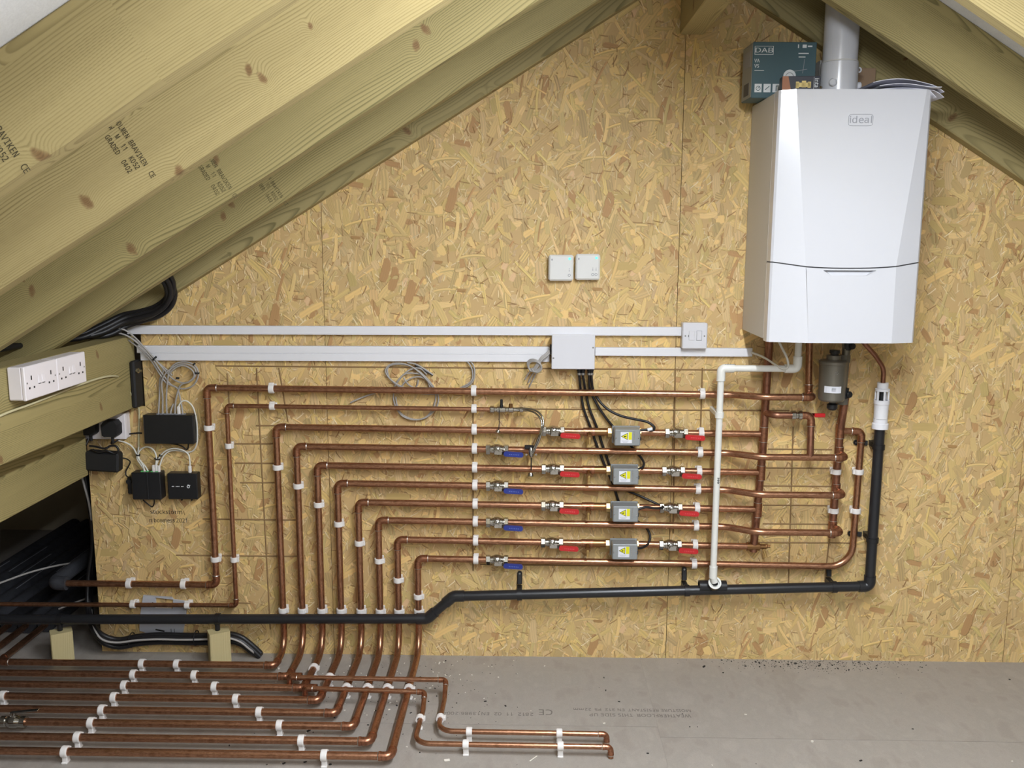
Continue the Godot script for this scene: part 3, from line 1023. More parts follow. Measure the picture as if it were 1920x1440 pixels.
		made("printed_line", s, mats.print_grey, t)
	# the two small pipes crossing over the floor pipes
	var h := 0.058
	for e in [[Vector3(-0.752, h, 0.284), Vector3(-0.256, h, 0.287), Vector3(-0.254, z, 0.36), Vector3(-0.257, z, 0.541), Vector3(0.228, z, 0.545), "copper small-bore pipe crossing the floor pipes, the one looping closer to the wall", 3], [Vector3(-0.686, h, 0.352), Vector3(-0.314, h, 0.366), Vector3(-0.312, z, 0.43), Vector3(-0.317, z, 0.607), Vector3(0.234, z, 0.611), "copper small-bore pipe crossing the floor pipes, the outer loop farther from the wall", 4]]:
		t = pipe("small_copper_pipe", e[5], "pipe", "small-bore copper loops on the floor", [e[0] + Vector3(0, -0.026, 0), e[0], e[1], e[2], e[3], e[4], e[4] + Vector3(0.001, -0.031, 0.003)], 0.0075, [0, 0, 0.03, 0.045, 0], mats.copper, mats.fitting)
		s = Shape.new()
		s.lathe(Vector3(e[0].x, z, FLOOR_RUN[e[6]]), Vector3.RIGHT, [[0.011, -0.024], [0.0128, -0.024], [0.0128, 0.024], [0.011, 0.024]], 14)
		s.lathe(Vector3(e[0].x - 0.01, z + 0.008, FLOOR_RUN[e[6]] + 0.012), Vector3(-0.1, 0.1, 1), [[0.0045, 0], [0.0075, 0.001], [0.0075, 0.012], [0.0055, 0.012], [0.0055, 0.004]], 12)
		made("tee", s, mats.fitting, t)

func build_clips() -> void:
	clip22 = make_clip(0.011, PIPE_Z)
	clip15 = make_clip(0.0075, PIPE_Z)
	var z := PIPE_Z
	var out := Vector3(0, 0, 1)
	var g := "white pipe clips on the wall"
	for k in 10:
		var n: String = PIPE_NAMES[k]
		var kd := "15" if k == 1 else "22"
		clip(kd, Vector3(-0.181 + 0.0006 * k, row_y(k, -0.18), z), Vector3.RIGHT, out, "white clip on the %s, in the clip column before the blue handles" % n, g)
		if k < 2:
			clip(kd, Vector3(-0.845, row_y(k, -0.845), z), Vector3.RIGHT, out, "white clip on the %s, above the first red-valve pipe's corner" % n, g)
		if k != 1:
			clip(kd, Vector3(0.563 if k == 0 else 0.566 - 0.001 * k, row_y(k, 0.566), z), Vector3.RIGHT, out, "white plastic clip on the %s, beside the white waste pipe" % n, g)
	for e in [[0, 0.8087, "upper"], [0, 0.3543, "lower"], [1, 0.7477, "upper"], [1, 0.3531, "lower"], [2, 0.6762, "upper"], [3, 0.6126, "upper"], [4, 0.5487, "upper"], [5, 0.4825, "upper"], [6, 0.4159, "upper"], [7, 0.3545, "upper"], [8, 0.2871, "upper"], [9, 0.2288, "upper"]]:
		clip("15" if e[0] == 1 else "22", Vector3(COLUMNS[e[0]], e[1], z), Vector3.DOWN, out, "white plastic clip, %s one on the drop of the %s" % [e[2], PIPE_NAMES[e[0]]], g)
	for k in range(2, 10):
		clip("22", Vector3(COLUMNS[k], 0.174, z), Vector3.DOWN, out, "white clip on the drop of the %s, behind the black pipe" % PIPE_NAMES[k], g)
	for x in [-1.3604, -1.1732]:
		clip("22", Vector3(x, 0.262, z), Vector3.RIGHT, out, "white clip on the low end of the top thick pipe, %s" % ("by its corner" if x > -1.2 else "by the board's edge"), g)
	for x in [-1.3524, -1.1644]:
		clip("15", Vector3(x, 0.187, z), Vector3.RIGHT, out, "white clip on the low end of the thin pipe, %s of the grey plate" % ("right" if x > -1.2 else "left"), g)
	for e in [[0.6775, "upper"], [0.5447, "lower"]]:
		clip("22", Vector3(1.012, e[0], z), Vector3.UP, out, "white plastic clip, %s one on the return header" % e[1], g)
		clip("22", Vector3(1.085, e[0], z), Vector3.UP, out, "white clip, %s one on the riser beside the upright black pipe" % e[1], g)
	var gf := "white pipe clips on the floor"
	var where := [[-1.28, -1.163], [-1.276, -1.077], [-1.273, -0.986], [-1.617, -1.272, -0.894], [-1.274, -0.8], [-1.272, -0.719], [-1.273, -0.636], [-1.272, -0.555]]
	for k in range(2, 10):
		for i in where[k - 2].size():
			clip("22", Vector3(where[k - 2][i], z, FLOOR_RUN[k]), Vector3.RIGHT, Vector3.UP, "white clip on the floor run of the %s, %s" % [PIPE_NAMES[k], "in the straight row" if i == where[k - 2].size() - 2 else "in the diagonal row" if i == where[k - 2].size() - 1 else "out by the eaves"], gf)
	for e in [[4, 0.17], [5, 0.235], [6, 0.3], [7, 0.3], [8, 0.3], [9, 0.3]]:
		clip("22", Vector3(COLUMNS[e[0]], z, e[1]), Vector3(0, 0, 1), Vector3.UP, "white plastic clip where the %s runs out across the floor" % PIPE_NAMES[e[0]], gf)
	for e in [[Vector3(-0.256, z, 0.47), Vector3(0, 0, 1), "closer loop of small pipe, before its bend"], [Vector3(-0.316, z, 0.475), Vector3(0, 0, 1), "outer loop of small pipe, before its bend"], [Vector3(-0.166, z, 0.542), Vector3.RIGHT, "closer loop of small pipe, just after its bend"], [Vector3(0.093, z, 0.544), Vector3.RIGHT, "closer loop of small pipe, near its end"], [Vector3(-0.171, z, 0.608), Vector3.RIGHT, "outer loop of small pipe, just after its bend"], [Vector3(0.094, z, 0.61), Vector3.RIGHT, "outer loop of small pipe, near its end"]]:
		clip("15", e[0], e[1], Vector3.UP, "white plastic clip on the " + e[2], gf)

func build_valves() -> void:
	var z := PIPE_Z
	var mv: Node3D = null
	for i in 4:
		var kr := 2 + i * 2
		var kb := kr + 1
		var o: String = ORDER[i]
		valve("red", Vector3(0.08, row_y(kr, 0.08), z), "red handled valve left of the grey actuators, %s of four" % o, "red handled valves")
		valve("red", Vector3([0.483, 0.477, 0.473, 0.475][i], row_y(kr, 0.48), z), "red handled valve right of the grey actuators, %s of four" % o, "red handled valves")
		valve("blue", Vector3(-0.104, row_y(kb, -0.104), z), "blue handled valve, %s of the four" % o, "blue handled valves")
		var xf := Transform3D(Basis.IDENTITY, Vector3([0.313, 0.311, 0.313, 0.314][i], row_y(kr, 0.313), z + 0.001))
		var lab := "grey motorised valve head with warning sticker, %s of the four" % o
		if mv == null:
			mv = make_motor_valve()
			mv.transform = xf
			mv.set_meta("label", lab)
			mv.set_meta("group", "motorised valves")
		else:
			copy(mv, xf, lab)
		drain_tee(Vector3(0.198, row_y(kr, 0.198), z), "brass drain valve beside the %s grey actuator" % o)
	# valve on a floor pipe out by the eaves
	var t := thing("chrome_valve", "chrome ball valve on a floor pipe near the eaves", "valve", Vector3(-1.57, z, 0.522))
	var s := Shape.new()
	s.lathe(Vector3(-1.5, z, 0.522), Vector3.RIGHT, [[0.011, -0.036], [0.0165, -0.036], [0.0165, -0.022], [0.0135, -0.02], [0.0185, -0.008], [0.0185, 0.008], [0.0135, 0.02], [0.0165, 0.022], [0.0165, 0.036], [0.011, 0.036]], 14)
	made("body", s, mats.chrome, t)
	s = Shape.new()
	s.lathe(Vector3(-1.5, z + 0.014, 0.522), Vector3.UP, [[0.008, 0], [0.008, 0.016], [0, 0.016]], 12)
	made("stem", s, mats.chrome, t)
	s = Shape.new()
	s.box(Vector3(-1.466, z + 0.033, 0.522), Vector3(0.085, 0.003, 0.014), 0.001, Basis(Vector3(0, 0, 1), 0.12))
	made("lever", s, mats.chrome, t)

func waste_clip(at: Vector3, along: Vector3, tab: Vector3, label: String) -> void:
	var t := thing("waste_clip", label, "pipe clip", at, "black waste pipe clips")
	var s := Shape.new()
	s.lathe(at, along, [[0.0172, -0.008], [0.0196, -0.008], [0.0196, 0.008], [0.0172, 0.008], [0.0172, -0.008]], 18)
	made("band", s, mats.black, t)
	s = Shape.new()
	var e := at + tab * 0.047
	e.z = 0.003
	var side := along.normalized() * 0.0085
	s.beam(Vector3(at.x, at.y, 0.012) + tab * 0.016, e + tab * 0.004, side, Vector3(0, 0, 0.0025))
	s.lathe(e + tab * 0.004, Vector3(0, 0, 1), [[0.0085, -0.003], [0.0085, 0.003], [0, 0.003]], 14)
	s.box(Vector3(at.x, at.y, (at.z - 0.017) / 2), Vector3(0.017, 0.017, at.z - 0.016))
	made("bracket", s, mats.black, t)
	s = Shape.new()
	s.lathe(e + tab * 0.004 + Vector3(0, 0, 0.003), Vector3(0, 0, 1), [[0.0035, 0], [0.003, 0.0015], [0, 0.0015]], 10)
	made("screw", s, mats.steel, t)

func build_waste() -> void:
	var z := 0.066
	var p := [Vector3(-2.3, 0.136, z), Vector3(-0.3387, 0.1637, 0.066), Vector3(-0.2499, 0.2443, 0.066), Vector3(1.1331, 0.2958, 0.066), Vector3(1.1312, 0.8362, 0.066)]
	var t := pipe("waste_pipe", "long black plastic waste pipe crossing low in front of the copper drops", "pipe", "", p, 0.0165, [0.03, 0.03, 0.022], mats.waste, mats.waste)
	for i in [1, 2, 3]:
		var s := Shape.new()
		var a: Vector3 = (p[i - 1] - p[i]).normalized()
		var b: Vector3 = (p[i + 1] - p[i]).normalized()
		s.tube(fillet([p[i] + a * 0.036, p[i], p[i] + b * 0.036], 0.026), 0.0192, 18)
		made("bend", s, mats.waste, t)
	var d: Vector3 = (p[3] - p[2]).normalized()
	for x in [-0.0279, 0.5303, 1.017]:
		var q: Vector3 = p[2] + d * ((x - p[2].x) / d.x)
		waste_clip(q, d, Vector3.UP, "black wall clip on the low waste pipe %s" % ["after the diagonal step", "beside the white tee inlet", "before the upright corner"][[-0.0279, 0.5303, 1.017].find(x)])
	var u: Vector3 = (p[4] - p[3]).normalized()
	for y in [0.7692, 0.4563]:
		var q: Vector3 = p[3] + u * ((y - p[3].y) / u.y)
		waste_clip(q, u, Vector3.LEFT, "black clip on the upright waste pipe, %s one" % ("upper" if y > 0.6 else "lower"))
	# the tee that takes the white pipe
	var ty := Vector3(0.615, 0.2899, 0.066)
	var s2 := Shape.new()
	s2.lathe(Vector3(ty.x, ty.y, z), Vector3.RIGHT, [[0.0165, -0.045], [0.0196, -0.045], [0.0196, 0.045], [0.0165, 0.045]], 18)
	s2.lathe(Vector3(ty.x, ty.y, z), Vector3(0, 0.75, 1), [[0.0192, 0], [0.0192, 0.03], [0.0215, 0.03], [0.0215, 0.04], [0.017, 0.04]], 18)
	made("tee", s2, mats.waste, t)
	s2 = Shape.new()
	s2.lathe(Vector3(ty.x, ty.y, z), Vector3(0, 0.75, 1), [[0.0212, 0.0395], [0.0212, 0.0425], [0.0152, 0.0425], [0.0152, 0.034], [0.0125, 0.034], [0.0125, 0.0405], [0.0112, 0.0405], [0.0112, 0.03]], 20)
	made("white_bush", s2, mats.overflow, t, "white reducing bush in the black tee")

	# white overflow pipe from the boiler
	var foot := Vector3(ty.x, ty.y, z) + Vector3(0, 0.6, 0.8) * 0.044
	var ax := 0.6071
	var ay := 1.0279
	var bx := 0.8458
	var w := thing("overflow_pipe", "white plastic condensate pipe dropping from the boiler to the black tee", "pipe", Vector3(ax, ay, 0.1))
	var pts := [Vector3(bx, 1.16, 0.1), Vector3(bx, ay, 0.1), Vector3(ax, ay, 0.1), Vector3(ax + 0.001, foot.y + 0.02, 0.1), foot]
	s2 = Shape.new()
	s2.tube(fillet(pts, [0.012, 0.012, 0.03]), 0.0106, 16)
	made("tube", s2, mats.overflow, w)
	for i in [1, 2]:
		var a: Vector3 = (pts[i - 1] - pts[i]).normalized()
		var b: Vector3 = (pts[i + 1] - pts[i]).normalized()
		s2 = Shape.new()
		s2.tube(fillet([pts[i] + a * 0.04, pts[i], pts[i] + b * 0.04], 0.012), 0.0138, 16)
		made("elbow", s2, mats.overflow, w)
	s2 = Shape.new()
	s2.lathe(pts[3] + Vector3(0, 0.012, 0), Vector3.UP, [[0.0106, -0.016], [0.0132, -0.016], [0.0132, 0.024], [0.0106, 0.024]], 16)
	made("socket", s2, mats.overflow, w)
	s2 = Shape.new()
	for i in 6:
		s2.box(Vector3(ax + 0.003, 0.6726 - i * 0.0035, 0.1107), Vector3(0.007 - (i % 2) * 0.002, 0.0018, 0.0006))
	for i in 7:
		s2.box(Vector3(ax + 0.012 + i * 0.005, ay + 0.0131, 0.1035), Vector3(0.003, 0.0006, 0.005))
	made("printed_mark", s2, mats.ink, w)
	var cl := thing("overflow_clip", "white clip holding the upright white condensate pipe", "pipe clip", Vector3(ax, 0.8777, 0.1))
	s2 = Shape.new()
	var cy := 0.8777
	s2.lathe(Vector3(ax, cy, 0.1), Vector3.UP, [[0.0108, -0.009], [0.014, -0.009], [0.014, 0.009], [0.0108, 0.009], [0.0108, -0.009]], 16)
	made("band", s2, mats.overflow, cl)
	s2 = Shape.new()
	s2.box(Vector3(ax - 0.006, cy + 0.002, 0.045), Vector3(0.012, 0.016, 0.09), 0.002)
	made("stand_off", s2, mats.overflow, cl)

	# tundish above the upright waste pipe
	var q: Vector3 = p[4]
	var td := thing("tundish", "white plastic tundish on top of the upright black waste pipe", "tundish", q)
	s2 = Shape.new()
	s2.lathe(q, u, [[0.014, -0.006], [0.0255, -0.006], [0.0255, 0.011], [0.022, 0.013], [0.022, 0.026], [0.0165, 0.026]], 24)
	made("compression_nut", s2, mats.pvc, td)
	s2 = Shape.new()
	s2.lathe(q, u, [[0.019, 0.026], [0.0215, 0.028], [0.0225, 0.072], [0.0245, 0.076], [0.0245, 0.088], [0.02, 0.088], [0.018, 0.08]], 24)
	made("cup", s2, mats.pvc, td)
	s2 = Shape.new()
	for i in 6:
		var an := TAU * (i + 0.5) / 6
		s2.box(q + u * 0.1025 + Vector3(cos(an), 0, sin(an)) * 0.0195, Vector3(0.0055, 0.03, 0.0055), 0.0008, Basis(Vector3.UP, -an))
	made("air_gap_rib", s2, mats.pvc, td)
	s2 = Shape.new()
	s2.lathe(q, u, [[0.012, 0.117], [0.0225, 0.117], [0.0225, 0.124], [0.0175, 0.126], [0.0175, 0.144], [0.008, 0.144]], 24)
	made("cap", s2, mats.pvc, td)
	s2 = Shape.new()
	s2.lathe(q, u, [[0.009, 0.076], [0.009, 0.117]], 16)
	made("inner_tube", s2, mats.black_matt, td)
	pipe("relief_pipe", "small copper relief pipe curving from the boiler into the white tundish", "pipe", "", [Vector3(1.0319, 1.1318, 0.09), Vector3(1.0911, 1.0724, 0.085), q + u * 0.19, q + u * 0.14], 0.0075, [0.05, 0.05], mats.copper_dull, mats.fitting)

	# timber blocks under the waste pipe
	for e in [[Vector3(-1.5859, 0.0659, 0.075), 0.55, "left"], [Vector3(-1.0461, 0.0728, 0.075), 0.5, "right"]]:
		var at: Vector3 = e[0]
		at.y = 0
		at.z = 0.075
		var yp: float = lerp(p[0].y, p[1].y, (at.x - p[0].x) / (p[1].x - p[0].x))
		var bl := thing("timber_block", "short upright timber block under the black waste pipe, %s" % ("by the dark eaves" if e[2] == "left" else "beside the grey plate"), "block", at, "", Basis(Vector3.UP, e[1]))
		s2 = Shape.new()
		s2.beam(Vector3(0, 0.001, 0), Vector3(0, yp - 0.037, 0), Vector3(0.034, 0, 0), Vector3(0, 0, 0.0235))
		part("timber", s2.mesh(), mats.block, bl)
		var wc := thing("waste_clip", "black clip on the timber block %s" % ("by the dark eaves" if e[2] == "left" else "beside the grey plate"), "pipe clip", Vector3(at.x, yp, z), "black waste pipe clips")
		s2 = Shape.new()
		s2.lathe(Vector3(at.x - 0.004, yp, z), Vector3.RIGHT, [[0.0168, -0.008], [0.0194, -0.008], [0.0194, 0.008], [0.0168, 0.008], [0.0168, -0.008]], 18)
		made("band", s2, mats.black, wc)
		s2 = Shape.new()
		s2.lathe(Vector3(at.x - 0.004, yp - 0.037, z + 0.006), Vector3.UP, [[0.0085, 0], [0.0085, 0.024]], 14)
		made("stem", s2, mats.black, wc)


# ---------------------------------------------------------------- boiler and what stands on it

func strip(s: Shape, a: Array, b: Array) -> void:
	# quads between two rows of points; a above b, left to right, seen from the front
	for i in a.size() - 1:
		s.quad(b[i], b[i + 1], a[i + 1], a[i])

func build_boiler() -> void:
	var x0 := 0.690
	var x1 := 1.116
	var yb := 1.137
	var yt := 1.842
	var t := thing("boiler", "white wall-hung boiler with a tapering front panel", "boiler", Vector3(0.903, yb, 0))
	var s := Shape.new()
	s.box(Vector3((x0 + x1) / 2, (yb + yt) / 2 + 0.002, 0.137), Vector3(x1 - x0, yt - yb - 0.004, 0.27), 0.003)
	made("casing", s, mats.casing, t, "grey side casing")
	# front cover: flat middle that narrows downwards, with facets falling back to the sides
	var zf := 0.333
	var zm := 0.312
	var ze := 0.272
	var lt := 0.7324
	var ls := 0.7851
	var lb := 0.8048
	var rt := 1.0902
	var rs := 1.0406
	var rb := 1.0428
	var ys := 1.369
	var sag := func(x: float) -> float: return ys - 0.016 * (1.0 - pow(absf((x - 0.903) / 0.213), 2.4))
	var xs := []
	for i in 11:
		xs.append(i / 10.0)
	var row := func(l: float, r: float, y, zc: float) -> Array:
		var out := [Vector3(x0, y if y is float else y.call(x0), ze), Vector3(x0 + 0.001, y if y is float else y.call(x0), zm - 0.006), Vector3(x0 + 0.007, y if y is float else y.call(x0), zm)]
		for f in xs:
			var x := lerpf(l, r, f)
			out.append(Vector3(x, y if y is float else y.call(x), zc))
		out.append_array([Vector3(x1 - 0.007, y if y is float else y.call(x1), zm), Vector3(x1 - 0.001, y if y is float else y.call(x1), zm - 0.006), Vector3(x1, y if y is float else y.call(x1), ze)])
		return out
	var seam_lo := func(x: float) -> float: return sag.call(x) - 0.0035
	var a: Array = row.call(lt, rt, yt, zf)
	var b: Array = row.call(ls, rs, sag, zf)
	s = Shape.new()
	strip(s, a, b)
	for q in [a, b]:
		for i in range(1, q.size() - 1):
			s.tri(q[i], q[i + 1], q[0]) if q == a else s.tri(q[0], q[i + 1], q[i])
	made("front_cover", s, mats.enamel, t)
	# lower door, with a scooped finger pull in its flat middle
	var c: Array = row.call(ls, rs, seam_lo, zf)
	var d: Array = row.call(lb, rb, yb, zf)
	s = Shape.new()
	strip(s, c.slice(0, 4), d.slice(0, 4))
	strip(s, c.slice(-4), d.slice(-4))
	for i in range(1, d.size() - 1):
		s.tri(d[0], d[i + 1], d[i])
	var pl := Vector3(0.8341, 1.3451, 0.333)
	var pr := Vector3(0.9863, 1.3457, 0.333)
	var ql := Vector3(0.8592, 1.3301, 0.333)
	var qr := Vector3(0.9572, 1.3305, 0.333)
	var py := pl.y
	var qy := ql.y
	var flat := []
	for q in c.slice(3, -3):
		flat.append(Vector2(q.x, q.y))
	var dl := Vector2(lb, yb)
	var dr := Vector2(rb, yb)
	var mid: Array = flat.duplicate()
	mid.append(Vector2(lerpf(rs, rb, 0.1), py))
	mid.append(Vector2(lerpf(ls, lb, 0.1), py))
	var face := Transform3D(Basis.IDENTITY, Vector3.ZERO)
	for poly in [mid, [Vector2(lerpf(ls, lb, 0.1), py), Vector2(pl.x, py), Vector2(ql.x, qy), dl], [Vector2(lerpf(rs, rb, 0.1), py), Vector2(pr.x, py), Vector2(qr.x, qy), dr], [Vector2(ql.x, qy), Vector2(qr.x, qy), dr, dl]]:
		var pk := PackedVector2Array(poly)
		if Geometry2D.is_polygon_clockwise(pk):
			pk.reverse()
		var tr := Geometry2D.triangulate_polygon(pk)
		for i in tr.size() / 3:
			var e := [pk[tr[i * 3]], pk[tr[i * 3 + 1]], pk[tr[i * 3 + 2]]]
			if (e[1] - e[0]).cross(e[2] - e[0]) < 0:
				e.reverse()
			s.tri(face * Vector3(e[0].x, e[0].y, zf), face * Vector3(e[1].x, e[1].y, zf), face * Vector3(e[2].x, e[2].y, zf))
	var door := made("lower_door", s, mats.enamel, t)
	s = Shape.new()
	var zi := zf - 0.014
	var i1 := Vector3(pl.x + 0.01, py, zi)
	var i2 := Vector3(pr.x - 0.01, py, zi)
	s.quad(ql, qr, i2, i1)
	s.tri(pl, ql, i1)
	s.tri(qr, pr, i2)
	s.quad(i1, i2, pr, pl)
	made("finger_pull", s, mats.enamel, door)
	s = Shape.new()
	var in_a := []
	var in_b := []
	for i in b.size():
		var k := Vector3(0, 0, -0.004)
		in_a.append(b[i] + k + Vector3(0, 0.004, 0))
		in_b.append(c[i] + k - Vector3(0, 0.004, 0))
	strip(s, in_a, in_b)
	made("shadow_gap", s, mats.seam, t)
	# badge
	var bc := Vector3(0.914, 1.7593, 0.3335)
	letters("badge_word", "ideal", 0.0175, bc + Vector3(0, 0.0005, 0) - t.position, Basis.IDENTITY, mats.print_grey, t, 0.001, "Droid Sans", 1.25)
	s = Shape.new()
	var oval := []
	for i in 33:
		var an := TAU * i / 32.0
		oval.append(bc + Vector3(signf(cos(an)) * pow(absf(cos(an)), 0.3) * 0.0335, signf(sin(an)) * pow(absf(sin(an)), 0.3) * 0.0155, 0.0))
	s.tube(oval, 0.0006, 6, false)
	made("badge_outline", s, mats.print_grey, t)

	# flue
	var fx := 0.903
	var fz := 0.16
	t = thing("flue", "white boiler flue rising from the boiler top through the roof", "flue", Vector3(fx, yt, fz))
	s = Shape.new()
	s.lathe(Vector3(fx, yt, fz), Vector3.UP, [[0.045, 0], [0.064, 0], [0.064, 0.01], [0.056, 0.013], [0.0535, 0.016], [0.0535, 0.098], [0.050, 0.1]], 32)
	made("collar", s, mats.enamel, t)
	s = Shape.new()
	s.lathe(Vector3(fx, yt, fz), Vector3.UP, [[0.0495, 0.1], [0.0495, 0.42]], 32)
	made("duct", s, mats.enamel, t)
	s = Shape.new()
	s.lathe(Vector3(fx, yt, fz), Vector3.UP, [[0.0495, 0.099], [0.0515, 0.1], [0.0515, 0.1025], [0.0495, 0.1035]], 32)
	made("joint_ring", s, mats.casing, t)
	for an in [0.15, 2.15]:
		s = Shape.new()
		var dr3 := Vector3(cos(an), 0, sin(an))
		s.lathe(Vector3(fx, yt + (0.034 if an < 1 else 0.038), fz) + dr3 * 0.051, dr3, [[0.011, 0], [0.011, 0.01], [0.008, 0.013], [0, 0.013]], 16)
		made("sampling_cap", s, mats.enamel, t)
	s = Shape.new()
	s.lathe(Vector3(fx + 0.056, yt + 0.08, fz), Vector3(0, 0, 1), [[0.0045, -0.003], [0.0085, -0.003], [0.0085, 0.003], [0.0045, 0.003], [0.0045, -0.003]], 14)
	made("strap_lug", s, mats.enamel, t)

	# cartons and papers on top
	var turn := Basis(Vector3.UP, 0.03)
	var bw := 0.186
	var bh := 0.158
	var bd := 0.112
	var bpos := Vector3(0.6481, 1.8282, 0.165)
	bpos.y = yt + 0.0005
	t = thing("pump_carton", "dark teal pump carton with white print on the boiler top", "box", bpos, "", turn)
	s = Shape.new()
	s.box(Vector3(bw / 2, bh / 2, -bd / 2), Vector3(bw, bh, bd), 0.0015)
	part("carton", s.mesh(), mats.teal, t)
	s = Shape.new()
	s.box(Vector3(-0.0004, bh / 2, -bd / 2), Vector3(0.0012, bh - 0.006, bd - 0.006))
	part("end_panel", s.mesh(), mats.teal_side, t)
	s = Shape.new()
	s.box(Vector3(-0.0012, 0.03, -bd / 2), Vector3(0.001, 0.035, bd * 0.5))
	part("end_print", s.mesh(), mats.seam, t)
	s = Shape.new()
	s.box(Vector3(-0.0012, 0.115, -bd / 2), Vector3(0.001, 0.045, bd * 0.6))
	part("end_print", s.mesh(), mats.print_grey, t)
	letters("carton_print", "DAB", 0.0125, Vector3(0.032, bh - 0.024, 0.0002), Basis.IDENTITY, mats.white_print, t, 0.0004, "Droid Sans", 1.7)
	letters("carton_print", "VA", 0.0095, Vector3(0.0125, bh - 0.053, 0.0002), Basis.IDENTITY, mats.white_print, t, 0.0004)
	letters("carton_print", "VS", 0.0095, Vector3(0.0125, bh - 0.068, 0.0002), Basis.IDENTITY, mats.white_print, t, 0.0004)
	s = Shape.new()
	for e in [[0.032, bh - 0.0125, 0.055, 0.0012], [0.032, bh - 0.0355, 0.055, 0.0012], [0.005, bh - 0.024, 0.0012, 0.023], [0.059, bh - 0.024, 0.0012, 0.023], [0.02, bh - 0.08, 0.028, 0.0015], [0.132, bh - 0.012, 0.003, 0.01], [0.15, bh - 0.012, 0.012, 0.009], [0.166, bh - 0.012, 0.013, 0.004], [0.148, bh - 0.032, 0.03, 0.003], [0.144, bh - 0.042, 0.02, 0.0025]]:
		s.box(Vector3(e[0], e[1], 0.0002), Vector3(e[2], e[3], 0.0006))
	part("carton_rule", s.mesh(), mats.white_print, t)
	for i in 3:
		s = Shape.new()
		s.box(Vector3(0.019 + i * 0.0265, 0.028, 0.0002), Vector3(0.021, 0.024, 0.0008), 0.0003)
		var ic := part("icon", s.mesh(), mats.white_print, t)
		s = Shape.new()
		if i == 0:
			s.lathe(Vector3(0.019, 0.027, 0.0008), Vector3(0, 0, 1), [[0.0052, 0], [0.0068, 0], [0.0068, 0.0003], [0.0052, 0.0003]], 16)
			s.box(Vector3(0.021, 0.03, 0.0008), Vector3(0.009, 0.0016, 0.0004), 0, Basis(Vector3(0, 0, 1), 0.8))
		elif i == 1:
			s.box(Vector3(0.0455, 0.028, 0.0008), Vector3(0.016, 0.0022, 0.0004), 0, Basis(Vector3(0, 0, 1), 0.7))
		else:
			s.box(Vector3(0.072, 0.0275, 0.0008), Vector3(0.002, 0.014, 0.0004))
			s.box(Vector3(0.076, 0.034, 0.0008), Vector3(0.009, 0.002, 0.0004))
			s.box(Vector3(0.0795, 0.0255, 0.0008), Vector3(0.002, 0.012, 0.0004))
		part("icon_mark", s.mesh(), mats.teal, ic)
	s = Shape.new()
	s.lathe(Vector3(0.11, 0.062, 0.0002), Vector3(0, 0, 1), [[0.0, 0.0006], [0.0185, 0.0006]], 24)
	s.lathe(Vector3(0.11, 0.062, 0.0002), Vector3(0, 0, 1), [[0.0185, 0.0006], [0.0185, 0]], 24)
	var dial := part("printed_pump", s.mesh(), mats.white_print, t)
	s = Shape.new()
	s.lathe(Vector3(0.11, 0.06, 0.001), Vector3(0, 0, 1), [[0.0105, 0], [0.0125, 0], [0.0125, 0.0003], [0.0105, 0.0003]], 20)
	s.box(Vector3(0.136, 0.078, 0.0004), Vector3(0.05, 0.0014, 0.0004), 0, Basis(Vector3(0, 0, 1), 0.15))
	s.box(Vector3(0.15, 0.09, 0.0004), Vector3(0.0014, 0.04, 0.0004), 0, Basis(Vector3(0, 0, 1), -0.1))
	part("pump_outline", s.mesh(), mats.print_grey, dial)

	var np := Vector3(0.7094, 1.8442, 0.27)
	np.y = yt + 0.0005
	t = thing("valve_carton", "small dark carton with a gold valve picture, leaning by the teal carton", "box", np, "", Basis(Vector3.UP, -0.05))
	s = Shape.new()
	s.box(Vector3(0.053, 0.022, -0.02), Vector3(0.106, 0.044, 0.04), 0.001)
	part("carton", s.mesh(), mats.carton_black, t)
	s = Shape.new()
	s.prism(PackedVector2Array([Vector2(0, 0.0005), Vector2(0.026, 0.0005), Vector2(0.016, 0.0435), Vector2(0, 0.0435)]), 0.0001, 0.0006)
	part("brown_band", s.mesh(), mats.carton_brown, t)
	s = Shape.new()
	s.box(Vector3(0.058, 0.02, 0.0006), Vector3(0.04, 0.012, 0.0008), 0.0003)
	s.box(Vector3(0.042, 0.02, 0.0006), Vector3(0.009, 0.018, 0.0008), 0.0003)
	s.box(Vector3(0.06, 0.022, 0.0006), Vector3(0.012, 0.018, 0.0008), 0.0003)
	s.box(Vector3(0.075, 0.02, 0.0006), Vector3(0.009, 0.017, 0.0008), 0.0003)
	part("gold_valve_picture", s.mesh(), mats.gold, t)
	letters("carton_print", "inta", 0.011, Vector3(0.095, 0.025, 0.0004), Basis(Vector3(0, 0, 1), -PI / 2), mats.white_print, t, 0.0004)
	s = Shape.new()
	s.box(Vector3(0.0875, 0.022, 0.0004), Vector3(0.0006, 0.038, 0.0006))
	part("carton_rule", s.mesh(), mats.white_print, t)
	t = thing("grey_carton", "grey carton edge between the teal carton and the flue", "box", Vector3(0.8701, 1.8759, 0.06), "")
	s = Shape.new()
	s.box(Vector3(0.012, yt + 0.0605 - t.position.y, 0), Vector3(0.03, 0.12, 0.06), 0.001)
	part("carton", s.mesh(), mats.casing, t)
	var bp := Vector3(1.0024, 1.9088, 0.05)
	t = thing("brown_carton", "small brown cardboard box behind the flue on the boiler", "box", Vector3(bp.x, yt, 0.05))
	s = Shape.new()
	s.box(Vector3(bp.x + 0.012, yt + 0.0505, 0.05), Vector3(0.052, 0.1, 0.05), 0.001)
	made("carton", s, mats.cardboard, t)
	# folded instruction papers
	t = thing("instruction_papers", "folded instruction papers lying across the boiler top beside the flue", "papers", Vector3(1.06, yt, 0.24))
